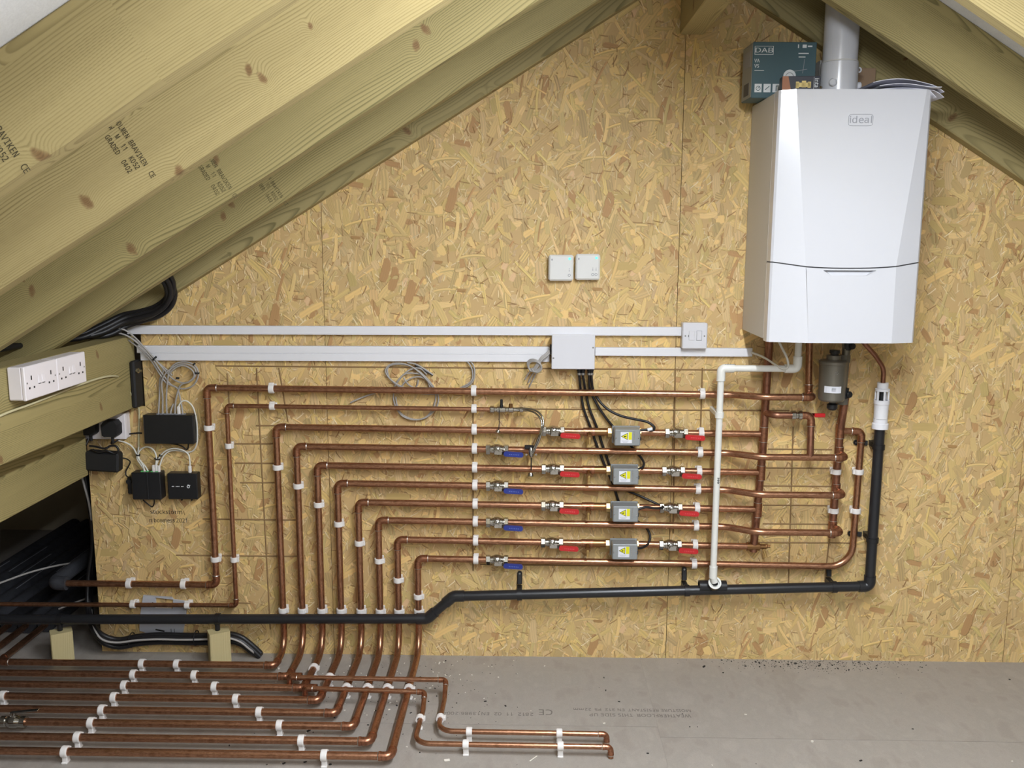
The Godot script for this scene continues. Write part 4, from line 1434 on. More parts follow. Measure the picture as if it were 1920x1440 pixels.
	for i in 4:
		s = Shape.new()
		var top_row := []
		for j in 13:
			var f := j / 12.0
			var x := lerpf(0.952 + 0.012 * i, [1.15, 1.135, 1.155, 1.125][i], f)
			var y: float = yt + 0.001 + 0.0035 * (3 - i) + [0.015, 0.009, 0.005, 0.002][i] * sin(PI * minf(1.0, f * 1.1 + 0.12)) - (0.02 * pow(maxf(0, f - 0.8) / 0.2, 1.5) if i != 1 else 0.0) + (0.006 if i == 0 else 0.0)
			if x < x1 - 0.004:
				y = maxf(y, yt + 0.001 + 0.001 * (3 - i))
			top_row.append(Vector3(x, y, 0))
		for j in 12:
			var za := 0.11 + 0.012 * i
			var zb: float = [0.305, 0.322, 0.295, 0.315][i]
			var u0: Vector3 = top_row[j]
			var u1: Vector3 = top_row[j + 1]
			s.quad(u0 + Vector3(0, 0, zb), u1 + Vector3(0, 0, zb), u1 + Vector3(0, 0, za), u0 + Vector3(0, 0, za))
			var dn := Vector3(0, -0.0016, 0)
			s.quad(u0 + dn + Vector3(0, 0, za), u1 + dn + Vector3(0, 0, za), u1 + dn + Vector3(0, 0, zb), u0 + dn + Vector3(0, 0, zb))
			s.quad(u0 + dn + Vector3(0, 0, zb), u1 + dn + Vector3(0, 0, zb), u1 + Vector3(0, 0, zb), u0 + Vector3(0, 0, zb))
		made("sheet", s, mats.paper, t)
	var scw := Vector3(0.8093, 1.8469, 0.3)
	t = thing("cover_screw", "chrome cover screw standing on the boiler's top edge", "screw", Vector3(scw.x, yt, 0.3))
	s = Shape.new()
	s.lathe(Vector3(scw.x, yt, 0.3), Vector3.UP, [[0.004, 0], [0.004, 0.004], [0.0025, 0.005], [0.0045, 0.008], [0.0035, 0.012], [0, 0.013]], 12)
	made("screw", s, mats.chrome, t)

	# magnetic filter under the boiler
	var fc := Vector3(0.9584, 0, 0.1)
	t = thing("magnetic_filter", "grey cylindrical magnetic filter hanging under the boiler", "filter", Vector3(fc.x, 0.9, 0.1))
	var y1 := 0.9268
	var y2 := 1.0549
	s = Shape.new()
	s.lathe(fc, Vector3.UP, [[0.02, y1 - 0.002], [0.036, y1], [0.0405, y1 + 0.006], [0.0425, y2 - 0.012], [0.0445, y2 - 0.01], [0.0445, y2 - 0.002], [0.04, y2 + 0.001], [0.022, y2 + 0.004], [0.022, y2 + 0.017], [0.0, y2 + 0.018]], 28)
	made("canister", s, mats.filter, t)
	s = Shape.new()
	s.lathe(fc + Vector3(0.004, 0, 0), Vector3.UP, [[0.0, y1 - 0.031], [0.012, y1 - 0.03], [0.0165, y1 - 0.024], [0.0165, y1 - 0.012], [0.011, y1 - 0.009], [0.011, y1]], 16)
	made("drain_cap", s, mats.black, t)
	s = Shape.new()
	s.lathe(fc + Vector3(0.002, 0, 0), Vector3.UP, [[0.0125, y2 + 0.017], [0.0125, y2 + 0.022], [0.016, y2 + 0.023], [0.016, y2 + 0.033], [0, y2 + 0.035]], 16)
	made("vent_cap", s, mats.black, t)
	s = Shape.new()
	var ly := 0.9678
	for i in 6:
		var a0 := 1.2 + i * 0.21
		var a1 := a0 + 0.21
		var p0 := fc + Vector3(cos(a0), 0, sin(a0)) * 0.0424
		var p1 := fc + Vector3(cos(a1), 0, sin(a1)) * 0.0424
		s.quad(p1 + Vector3(0, ly - 0.0105, 0), p0 + Vector3(0, ly - 0.0105, 0), p0 + Vector3(0, ly + 0.0105, 0), p1 + Vector3(0, ly + 0.0105, 0))
	var lab := made("label", s, mats.sticker, t, "white rating label")
	s = Shape.new()
	for i in 3:
		s.box(fc + Vector3(-0.008, ly + 0.005 - i * 0.004, 0.0424), Vector3(0.013, 0.0012, 0.001))
	made("label_print", s, mats.print_grey, lab)
	s = Shape.new()
	for i in 5:
		var an := TAU * i / 5
		s.box(fc + Vector3(-0.0015 + cos(an) * 0.004, y2 - 0.034 + sin(an) * 0.004, 0.0426), Vector3(0.0026, 0.0026, 0.001), 0.0004)
	made("emblem", s, mats.steel, t)
	s = Shape.new()
	var vx := 1.0009
	s.tube([Vector3(vx, y1 - 0.014, 0.075), Vector3(vx, y2 + 0.03, 0.085), Vector3(vx - 0.004, 1.15, 0.08)], 0.0125, 14)
	s.lathe(Vector3(vx, y1, 0.075), Vector3.UP, [[0.013, -0.016], [0.018, -0.016], [0.018, 0.004], [0.013, 0.004]], 6, true)
	s.lathe(Vector3(vx - 0.002, y2 + 0.004, 0.083), Vector3.UP, [[0.013, -0.012], [0.017, -0.012], [0.017, 0.012], [0.013, 0.012]], 6, true)
	s.lathe(Vector3(vx - 0.03, (y1 + y2) / 2 - 0.018, 0.085), Vector3.RIGHT, [[0.013, 0], [0.013, 0.03]], 12)
	made("port_pipe", s, mats.filter, t)
	for e in [[y1 + 0.024, 0.01], [y2 + 0.05, 0.004]]:
		s = Shape.new()
		s.lathe(Vector3(vx + 0.002, e[0], 0.085), Vector3.UP, [[0.0, -0.019], [0.0135, -0.018], [0.0145, 0.014], [0.0, 0.018]], 14)
		s.lathe(Vector3(vx + 0.01, e[0] - 0.004, 0.093), Vector3(0.5, -0.1, 1), [[0.009, 0], [0.011, 0.008], [0.009, 0.013], [0, 0.013]], 12)
		made("isolating_valve", s, mats.black, t)
	# grey flex from the trunking into the boiler
	cable("boiler_flex", "grey flex looping from the trunking end up into the boiler", "cable", [Vector3(0.7193, 1.0686, 0.02), Vector3(0.7518, 1.0571, 0.05), Vector3(0.7873, 1.0335, 0.112), Vector3(0.8058, 1.0311, 0.118), Vector3(0.8113, 1.0432, 0.12), Vector3(0.8051, 1.0668, 0.12), Vector3(0.7886, 1.0969, 0.12), Vector3(0.7776, 1.117, 0.12)], 0.0036, mats.white_cable)


# ---------------------------------------------------------------- electrics on the wall

func slab(called: String, label: String, category: String, lo: Vector3, hi: Vector3, m: Material, bevel: float, group := "") -> Node3D:
	var t := thing(called, label, category, Vector3((lo.x + hi.x) / 2, lo.y, lo.z), group)
	var s := Shape.new()
	s.box((lo + hi) / 2, hi - lo, bevel)
	made("body", s, m, t)
	return t

func trunking(label: String, x0: float, x1: float, ya: float, yb: float, high: float) -> void:
	# a shallow U base with a clip-on lid; y runs from ya at x0 to yb at x1
	var d := 0.016
	var t := thing("trunking", label, "trunking", Vector3(x0, ya, 0), "white cable trunking")
	var dir := Vector3(x1 - x0, yb - ya, 0).normalized()
	var up := Vector3(-dir.y, dir.x, 0)
	var a := Vector3(x0, ya, 0)
	var b := Vector3(x1, yb, 0)
	var s := Shape.new()
	s.beam(a + Vector3(0, 0, d * 0.44), b + Vector3(0, 0, d * 0.44), up * (high / 2), Vector3(0, 0, d * 0.43))
	made("channel", s, mats.pvc, t)
	s = Shape.new()
	s.beam(a + Vector3(0, 0, d * 0.94), b + Vector3(0, 0, d * 0.94), up * (high / 2 + 0.0004), Vector3(0, 0, d * 0.06 + 0.0002))
	made("lid", s, mats.pvc, t)

func screw(at: Vector3, dir: Vector3, r: float, parent: Node3D) -> void:
	var s := Shape.new()
	s.lathe(at, dir, [[r, 0], [r * 0.8, r * 0.3], [0, r * 0.3]], 12)
	var o := made("screw", s, mats.steel, parent)
	s = Shape.new()
	var side := dir.cross(Vector3.UP).normalized() if absf(dir.y) < 0.9 else Vector3.RIGHT
	s.box(at + dir * r * 0.32, Vector3(r * 1.3, r * 0.3, r * 0.1), 0, Basis(side, dir.cross(side), dir))
	made("slot", s, mats.ink, o)

func build_electrics() -> void:
	trunking("long upper strip of white trunking ending at the fused spur", -1.3176, 0.4966, 1.1311, 1.1359, 0.0275)
	trunking("upper of two stacked trunking strips left of the junction box", -1.29, 0.072, 1.067, 1.0707, 0.0245)
	trunking("lower of two stacked trunking strips left of the junction box", -1.2791, 0.0653, 1.0423, 1.0461, 0.0235)
	trunking("short strip of white trunking from the junction box to below the boiler", 0.2145, 0.7234, 1.0689, 1.0685, 0.0265)
	var s := Shape.new()
	# junction box
	var lo := Vector3(0.0715, 1.0159, 0.058)
	var hi := Vector3(0.2101, 1.1271, 0.058)
	var t := thing("junction_box", "plain white junction box with four black flexes below", "box", Vector3((lo.x + hi.x) / 2, lo.y, 0))
	s.box(Vector3((lo.x + hi.x) / 2, (lo.y + hi.y) / 2, 0.0265), Vector3(hi.x - lo.x - 0.004, hi.y - lo.y - 0.004, 0.053), 0.002)
	made("body", s, mats.plate, t)
	s = Shape.new()
	s.box(Vector3((lo.x + hi.x) / 2, (lo.y + hi.y) / 2, 0.056), Vector3(hi.x - lo.x, hi.y - lo.y, 0.007), 0.002)
	made("lid", s, mats.plate, t)
	screw(Vector3(lo.x + 0.006, lo.y + 0.036, 0.0597), Vector3(0, 0, 1), 0.003, t)
	screw(Vector3(hi.x - 0.006, hi.y - 0.041, 0.0597), Vector3(0, 0, 1), 0.003, t)
	s = Shape.new()
	s.box(Vector3(lo.x - 0.001, hi.y - 0.05, 0.028), Vector3(0.008, 0.03, 0.024), 0.001)
	made("cable_gland", s, mats.black, t)
	for x in [0.1624, 0.1745, 0.1952, 0.2022]:
		s = Shape.new()
		s.lathe(Vector3(x, lo.y + 0.002, 0.03), Vector3.DOWN, [[0.0075, 0], [0.0075, 0.012], [0.0062, 0.013], [0.0062, 0.02], [0.003, 0.02]], 12)
		made("cable_gland", s, mats.black, t)
		s = Shape.new()
		s.lathe(Vector3(x, lo.y - 0.016, 0.03), Vector3.DOWN, [[0.0066, 0], [0.0072, 0.001], [0.0072, 0.006], [0.0066, 0.007]], 12)
		made("gland_nut", s, mats.steel, t)

	# fused spur
	lo = Vector3(0.4914, 1.0822, 0.042)
	hi = Vector3(0.5703, 1.1651, 0.042)
	t = thing("fused_spur", "white fused spur switch at the end of the upper trunking", "switch", Vector3((lo.x + hi.x) / 2, lo.y, 0))
	var cx := (lo.x + hi.x) / 2
	var cy := (lo.y + hi.y) / 2
	s = Shape.new()
	s.box(Vector3(cx, cy, 0.016), Vector3(hi.x - lo.x, hi.y - lo.y, 0.032), 0.003)
	made("back_box", s, mats.plate, t)
	s = Shape.new()
	s.box(Vector3(cx, cy, 0.0375), Vector3(hi.x - lo.x + 0.001, hi.y - lo.y + 0.001, 0.009), 0.003)
	made("face_plate", s, mats.plate, t)
	s = Shape.new()
	s.box(Vector3(cx + 0.0135, cy + 0.001, 0.0425), Vector3(0.0155, 0.03, 0.003), 0.001)
	made("rocker", s, mats.plate, t)
	s = Shape.new()
	s.box(Vector3(cx + 0.0135, cy + 0.001, 0.0421), Vector3(0.0175, 0.032, 0.0006))
	made("rocker_gap", s, mats.print_grey, t)
	s = Shape.new()
	s.box(Vector3(cx - 0.01, cy + 0.001, 0.0425), Vector3(0.018, 0.03, 0.002), 0.0008)
	made("fuse_carrier", s, mats.plate, t)
	s = Shape.new()
	s.box(Vector3(cx - 0.0205, cy, 0.0422), Vector3(0.0016, 0.007, 0.0006))
	made("carrier_slot", s, mats.ink, t)
	screw(Vector3(cx - 0.0305, cy, 0.042), Vector3(0, 0, 1), 0.0028, t)
	screw(Vector3(cx + 0.0305, cy, 0.042), Vector3(0, 0, 1), 0.0028, t)

	# two heating receivers
	for i in 2:
		lo = [Vector3(0.0598, 1.2972, 0.027), Vector3(0.146, 1.3001, 0.027)][i]
		hi = [Vector3(0.1389, 1.3796, 0.027), Vector3(0.2237, 1.3825, 0.027)][i]
		cx = (lo.x + hi.x) / 2
		cy = (lo.y + hi.y) / 2
		t = thing("heating_receiver", ["white heating receiver with a single button, beside its twin", "white heating receiver with two buttons, beside its twin"][i], "receiver", Vector3(cx, lo.y, 0), "heating receivers")
		s = Shape.new()
		s.box(Vector3(cx, cy, 0.0135), Vector3(hi.x - lo.x, hi.y - lo.y, 0.027), 0.005)
		made("case", s, mats.hive, t)
		s = Shape.new()
		s.lathe(Vector3(cx + 0.027, cy + 0.029, 0.027), Vector3(0, 0, 1), [[0.0042, 0], [0.0042, 0.0006], [0, 0.0006]], 14)
		made("status_led", s, mats.led, t, "green status light")
		s = Shape.new()
		s.lathe(Vector3(cx - 0.029, cy + 0.026, 0.027), Vector3(0, 0, 1), [[0.0025, 0], [0.0025, 0.0004], [0, 0.0004]], 6)
		s.box(Vector3(cx - 0.029, cy + 0.026, 0.0271), Vector3(0.002, 0.007, 0.0004), 0)
		made("printed_mark", s, mats.print_grey, t)
		for j in i + 1:
			s = Shape.new()
			var bx := cx + 0.0265 - j * 0.0105
			s.lathe(Vector3(bx, cy - 0.0235, 0.027), Vector3(0, 0, 1), [[0.003, 0], [0.0046, 0], [0.0046, 0.0005], [0.003, 0.0005]], 16)
			s.box(Vector3(bx, cy - 0.009, 0.0271), Vector3(0.0024, 0.004, 0.0005))
			s.box(Vector3(bx, cy - 0.003, 0.0271), Vector3(0.0024, 0.0024, 0.0005))
			made("button", s, mats.print_grey, t)

	# grey tails hanging in a knot from the junction box
	t = thing("knotted_tails", "bundle of grey cable tails tied in a knot left of the junction box", "cable", Vector3(0.0148, 1.0234, 0.04))
	for i in 3:
		var o := Vector3(0.002, -0.003, 0.002) * (i - 1.0)
		var pts: Array = [Vector3(0.0681, 1.0729, 0.03), Vector3(0.0576, 1.062, 0.04), Vector3(0.0404, 1.0486, 0.045), Vector3(0.0268, 1.0277, 0.045), Vector3(0.0149, 1.0112, 0.04), Vector3(0.0011, 1.0102, 0.034), Vector3(-0.0042, 1.0256, 0.032), Vector3(0.0026, 1.0385, 0.036), Vector3(0.0181, 1.0415, 0.045), Vector3(0.0336, 1.0336, 0.05), Vector3(0.0372, 1.0177, 0.048), Vector3(0.0253, 1.0066, 0.044), Vector3(0.0097, 1.0094, 0.04)]
		for j in pts.size():
			pts[j] += o
		cable("tail", "", "", pts, 0.0027, mats.grey_cable, "", t)
	for e in [[Vector3(0.0097, 1.0158, 0.036), Vector3(-0.0041, 0.9926, 0.022), Vector3(-0.0145, 0.9733, 0.012)], [Vector3(0.0201, 1.0089, 0.036), Vector3(0.0064, 0.9853, 0.02), Vector3(-0.0039, 0.9624, 0.01)], [Vector3(0.0287, 1.0124, 0.036), Vector3(0.0135, 0.9782, 0.02), Vector3(-0.0003, 0.9478, 0.008)]]:
		cable("tail", "", "", e, 0.0022, mats.grey_cable, "", t)

	# coil of grey cable behind the two upper pipes
	t = thing("cable_coil", "coil of grey twin cable hanging behind the two upper pipes", "cable", Vector3(-0.3907, 0.9295, 0.01))
	for e in [
		[Vector3(-0.2143, 1.0348, 0.006), Vector3(-0.1999, 1.0286, 0.012), Vector3(-0.1877, 1.0058, 0.012), Vector3(-0.1861, 0.9792, 0.012), Vector3(-0.1967, 0.9614, 0.012), Vector3(-0.2178, 0.9488, 0.012), Vector3(-0.2499, 0.9337, 0.008), Vector3(-0.3029, 0.926, 0.007), Vector3(-0.3558, 0.9292, 0.007), Vector3(-0.4081, 0.9419, 0.01), Vector3(-0.4462, 0.9633, 0.012), Vector3(-0.4666, 0.9848, 0.014), Vector3(-0.4715, 1.0042, 0.014), Vector3(-0.4572, 1.0202, 0.014), Vector3(-0.4308, 1.0257, 0.014), Vector3(-0.3991, 1.0209, 0.016), Vector3(-0.371, 1.0055, 0.018), Vector3(-0.3416, 0.9774, 0.018), Vector3(-0.3165, 0.9425, 0.01), Vector3(-0.3081, 0.9174, 0.009), Vector3(-0.3118, 0.8907, 0.01), Vector3(-0.3245, 0.8635, 0.009), Vector3(-0.3474, 0.8423, 0.012), Vector3(-0.3829, 0.8367, 0.012), Vector3(-0.4164, 0.8472, 0.012), Vector3(-0.4377, 0.8717, 0.009), Vector3(-0.4478, 0.9021, 0.009), Vector3(-0.4475, 0.9234, 0.008)],
		[Vector3(-0.1968, 1.0349, 0.006), Vector3(-0.1842, 1.0217, 0.012), Vector3(-0.179, 0.997, 0.012), Vector3(-0.1826, 0.9722, 0.012), Vector3(-0.1967, 0.9543, 0.012), Vector3(-0.2214, 0.9417, 0.012), Vector3(-0.2499, 0.9301, 0.008), Vector3(-0.3118, 0.9224, 0.007), Vector3(-0.3646, 0.9256, 0.007), Vector3(-0.4222, 0.9453, 0.01), Vector3(-0.4552, 0.9683, 0.01), Vector3(-0.4654, 0.9913, 0.01), Vector3(-0.465, 1.009, 0.01), Vector3(-0.4505, 1.02, 0.012), Vector3(-0.4206, 1.022, 0.012), Vector3(-0.3889, 1.0154, 0.014), Vector3(-0.3576, 0.9961, 0.014), Vector3(-0.3265, 0.9643, 0.013), Vector3(-0.3028, 0.9244, 0.008), Vector3(-0.2993, 0.8997, 0.01), Vector3(-0.3085, 0.8744, 0.009), Vector3(-0.3279, 0.8533, 0.012), Vector3(-0.3563, 0.8387, 0.012), Vector3(-0.3917, 0.8402, 0.012), Vector3(-0.4236, 0.8576, 0.01), Vector3(-0.4374, 0.8878, 0.009), Vector3(-0.4406, 0.9127, 0.008)],
		[Vector3(-0.4436, 0.9484, 0.008), Vector3(-0.4282, 0.9726, 0.014), Vector3(-0.4068, 0.9905, 0.014), Vector3(-0.3787, 0.9925, 0.014), Vector3(-0.3544, 0.987, 0.012), Vector3(-0.3406, 0.9711, 0.012)],
		[Vector3(-0.4222, 0.9453, 0.01), Vector3(-0.4072, 0.9639, 0.014), Vector3(-0.3824, 0.9783, 0.014), Vector3(-0.3578, 0.9802, 0.014), Vector3(-0.3371, 0.9694, 0.012), Vector3(-0.327, 0.946, 0.01)],
		[Vector3(-0.4363, 0.9592, 0.008), Vector3(-0.4121, 0.9887, 0.014), Vector3(-0.3855, 1.0066, 0.014), Vector3(-0.3574, 1.0085, 0.014), Vector3(-0.3371, 0.9886, 0.01)],
		[Vector3(-0.4123, 0.9781, 0.014), Vector3(-0.402, 0.9604, 0.014), Vector3(-0.3904, 0.9491, 0.01), Vector3(-0.3767, 0.9417, 0.008)],
		[Vector3(-0.3158, 0.9872, 0.012), Vector3(-0.3437, 1.0065, 0.012), Vector3(-0.3714, 1.0224, 0.013), Vector3(-0.3995, 1.0274, 0.012)],
		[Vector3(-0.3652, 0.971, 0.012), Vector3(-0.3674, 0.9564, 0.01), Vector3(-0.3749, 0.9418, 0.008)]]:
		cable("loop", "", "", e, 0.0026, mats.grey_cable, "", t)
	s = Shape.new()
	s.tube(smooth_path([Vector3(-0.3751, 1.0205, 0.012), Vector3(-0.3437, 1.0012, 0.012), Vector3(-0.3158, 0.9855, 0.012)]), 0.003, 8)
	made("bare_end", s, mats.cord, t)
	cable("cable_tail", "short grey cable tail poking out below the top thick pipe", "cable", [Vector3(-0.5907, 0.8927, 0.012), Vector3(-0.571, 0.9018, 0.012), Vector3(-0.5464, 0.9123, 0.01), Vector3(-0.515, 0.9226, 0.006), Vector3(-0.494, 0.9313, 0.004)], 0.0028, mats.grey_cable)

	# black flexes from the junction box to the actuators
	var gx := [0.1624, 0.1745, 0.1952, 0.2022]
	var gy := 0.9914
	cable("black_flex", "black flex running to the lowest grey actuator, farthest left of the four", "cable", [Vector3(gx[0], gy, 0.03)] + [Vector3(0.1696, 0.9372, 0.012), Vector3(0.1793, 0.8803, 0.012), Vector3(0.2034, 0.8152, 0.009), Vector3(0.2239, 0.7592, 0.008), Vector3(0.2517, 0.6903, 0.008), Vector3(0.2797, 0.6264, 0.008), Vector3(0.3025, 0.562, 0.008), Vector3(0.3252, 0.5066, 0.008), Vector3(0.368, 0.4934, 0.012), Vector3(0.3969, 0.472, 0.014), Vector3(0.4093, 0.4461, 0.02), Vector3(0.4002, 0.425, 0.04), Vector3(0.3784, 0.4189, 0.06), Vector3(0.356, 0.4203, 0.07)], 0.0042, mats.cord, "black actuator flexes")
	cable("black_flex", "black flex running to the third grey actuator", "cable", [Vector3(gx[1], gy, 0.03)] + [Vector3(0.1853, 0.9373, 0.012), Vector3(0.1986, 0.8804, 0.012), Vector3(0.2245, 0.8154, 0.009), Vector3(0.2433, 0.7593, 0.008), Vector3(0.2677, 0.6904, 0.008), Vector3(0.2864, 0.6362, 0.01), Vector3(0.3153, 0.6076, 0.012), Vector3(0.3725, 0.5829, 0.014), Vector3(0.4281, 0.56, 0.028), Vector3(0.4445, 0.5559, 0.05), Vector3(0.4196, 0.5566, 0.065), Vector3(0.3839, 0.5614, 0.07), Vector3(0.3556, 0.5536, 0.075)], 0.0042, mats.cord, "black actuator flexes")
	cable("black_flex", "black flex running to the second grey actuator", "cable", [Vector3(gx[2], gy, 0.03)] + [Vector3(0.1991, 0.9431, 0.014), Vector3(0.2171, 0.9045, 0.016), Vector3(0.2422, 0.864, 0.018), Vector3(0.275, 0.8223, 0.014), Vector3(0.315, 0.7821, 0.01), Vector3(0.3545, 0.7344, 0.014), Vector3(0.3712, 0.7174, 0.025), Vector3(0.3779, 0.7044, 0.045), Vector3(0.3728, 0.6938, 0.06), Vector3(0.3561, 0.6909, 0.07)], 0.0042, mats.cord, "black actuator flexes")
	cable("black_flex", "black flex sweeping out to the first grey actuator", "cable", [Vector3(gx[3], gy, 0.03)] + [Vector3(0.2094, 0.9435, 0.016), Vector3(0.23, 0.9071, 0.03), Vector3(0.261, 0.8791, 0.04), Vector3(0.3004, 0.8619, 0.05), Vector3(0.3427, 0.8537, 0.06), Vector3(0.3813, 0.8472, 0.07), Vector3(0.4034, 0.8326, 0.075), Vector3(0.4003, 0.8203, 0.075), Vector3(0.3796, 0.8219, 0.075), Vector3(0.3556, 0.8199, 0.075)], 0.0042, mats.cord, "black actuator flexes")
	t = thing("flex_tag", "white tag wrapped round the flex of the first grey actuator", "tag", Vector3(0.3917, 0.8219, 0.075))
	s = Shape.new()
	s.tube([Vector3(0.3831, 0.8219, 0.075), Vector3(0.3984, 0.8255, 0.075)], 0.0056, 10)
	made("sleeve", s, mats.sticker, t)

	# filling loop
	var fy := row_y(1, -0.1)
	t = thing("filling_loop", "chrome filling loop valves with a braided hose at the end of the thin pipe", "filling loop", Vector3(-0.1, fy, PIPE_Z))
	s = Shape.new()
	s.lathe(Vector3(-0.128, fy, PIPE_Z), Vector3.RIGHT, [[0.0076, 0], [0.0115, 0], [0.0125, 0.003], [0.0125, 0.013], [0.009, 0.015], [0.009, 0.022], [0.0115, 0.024], [0.0115, 0.05], [0.009, 0.052], [0.009, 0.06], [0.0105, 0.062], [0.0105, 0.076], [0.007, 0.078], [0.007, 0.096], [0.0095, 0.098], [0.0095, 0.108], [0.0065, 0.11], [0.0065, 0.122], [0, 0.122]], 14)
	made("valve_body", s, mats.chrome, t)
	s = Shape.new()
	s.box(Vector3(-0.09, fy + 0.022, PIPE_Z + 0.004), Vector3(0.009, 0.026, 0.008), 0.002)
	s.lathe(Vector3(-0.09, fy + 0.004, PIPE_Z + 0.004), Vector3.UP, [[0.006, 0], [0.006, 0.012], [0, 0.012]], 10)
	made("tap_lever", s, mats.black, t)
	s = Shape.new()
	s.lathe(Vector3(-0.06, fy + 0.006, PIPE_Z + 0.004), Vector3.UP, [[0.005, 0], [0.0065, 0.004], [0.0065, 0.014], [0, 0.015]], 12)
	made("check_cap", s, mats.brass_dark, t)
	s = Shape.new()
	s.lathe(Vector3(-0.034, fy - 0.005, PIPE_Z + 0.004), Vector3.DOWN, [[0.0045, 0], [0.0045, 0.014], [0, 0.014]], 10)
	made("drain_stub", s, mats.brass, t)
	for e in [[Vector3(-0.047, 0.8811, 0.034), Vector3(-0.012, 0.8834, 0.045), Vector3(0.0192, 0.8812, 0.06), Vector3(0.0399, 0.8668, 0.075), Vector3(0.0469, 0.8425, 0.085), Vector3(0.0402, 0.8119, 0.09), Vector3(0.0302, 0.779, 0.085), Vector3(0.0167, 0.7482, 0.075), Vector3(0.0098, 0.7344, 0.07)], [Vector3(-0.047, 0.8775, 0.034), Vector3(-0.012, 0.8771, 0.04), Vector3(0.0158, 0.8732, 0.055), Vector3(0.0349, 0.8587, 0.07), Vector3(0.0418, 0.8362, 0.08), Vector3(0.0352, 0.8055, 0.085), Vector3(0.0234, 0.7743, 0.08), Vector3(0.0115, 0.7438, 0.072), Vector3(0.0064, 0.7303, 0.068)]]:
		cable("braided_hose", "", "", e, 0.0034, mats.chrome, "", t)
	s = Shape.new()
	s.lathe(Vector3(0.0081, 0.7393, 0.068), Vector3(0.1, -1, 0), [[0.004, -0.02], [0.0085, -0.012], [0.0085, 0.006], [0.005, 0.012], [0, 0.012]], 12)
	made("hose_end", s, mats.chrome, t)
	s = Shape.new()
	s.box(Vector3(0.001, 0.7587, 0.06), Vector3(0.03, 0.012, 0.014), 0.002)
	made("lower_tap_lever", s, mats.black, t)
	for e in [[Vector3(-0.0076, 0.7348, 0.065)], [Vector3(0.0238, 0.7351, 0.065)]]:
		s = Shape.new()
		s.lathe(e[0], Vector3(0, 0, 1), [[0.0035, -0.004], [0.0035, 0.004], [0, 0.004]], 10)
		made("wing", s, mats.chrome, t)
	cable("retaining_cord", "", "", [Vector3(-0.0973, 0.8862, 0.044), Vector3(-0.0971, 0.859, 0.05), Vector3(-0.097, 0.8328, 0.052), Vector3(-0.0987, 0.8132, 0.052)], 0.0013, mats.cord, "", t)
	cable("retaining_cord", "", "", [Vector3(0.0082, 0.7255, 0.07), Vector3(0.0083, 0.704, 0.07), Vector3(0.0085, 0.6825, 0.07)], 0.0019, mats.cord, "", t)
	s = Shape.new()
	s.lathe(Vector3(-0.1004, 0.8078, 0.052), Vector3(-0.4, -1, 0.3), [[0.005, -0.005], [0.0078, -0.004], [0.0078, 0.005], [0.005, 0.005], [0.005, -0.002]], 14)
	s.lathe(Vector3(0.0068, 0.6681, 0.07), Vector3(0, -1, 0.25), [[0.0, -0.008], [0.0075, -0.006], [0.0095, 0.003], [0.0095, 0.006], [0.0065, 0.006], [0.0065, -0.002]], 16)
	made("blanking_cap", s, mats.chrome, t)


# ---------------------------------------------------------------- left-hand side: sockets, network gear, cables

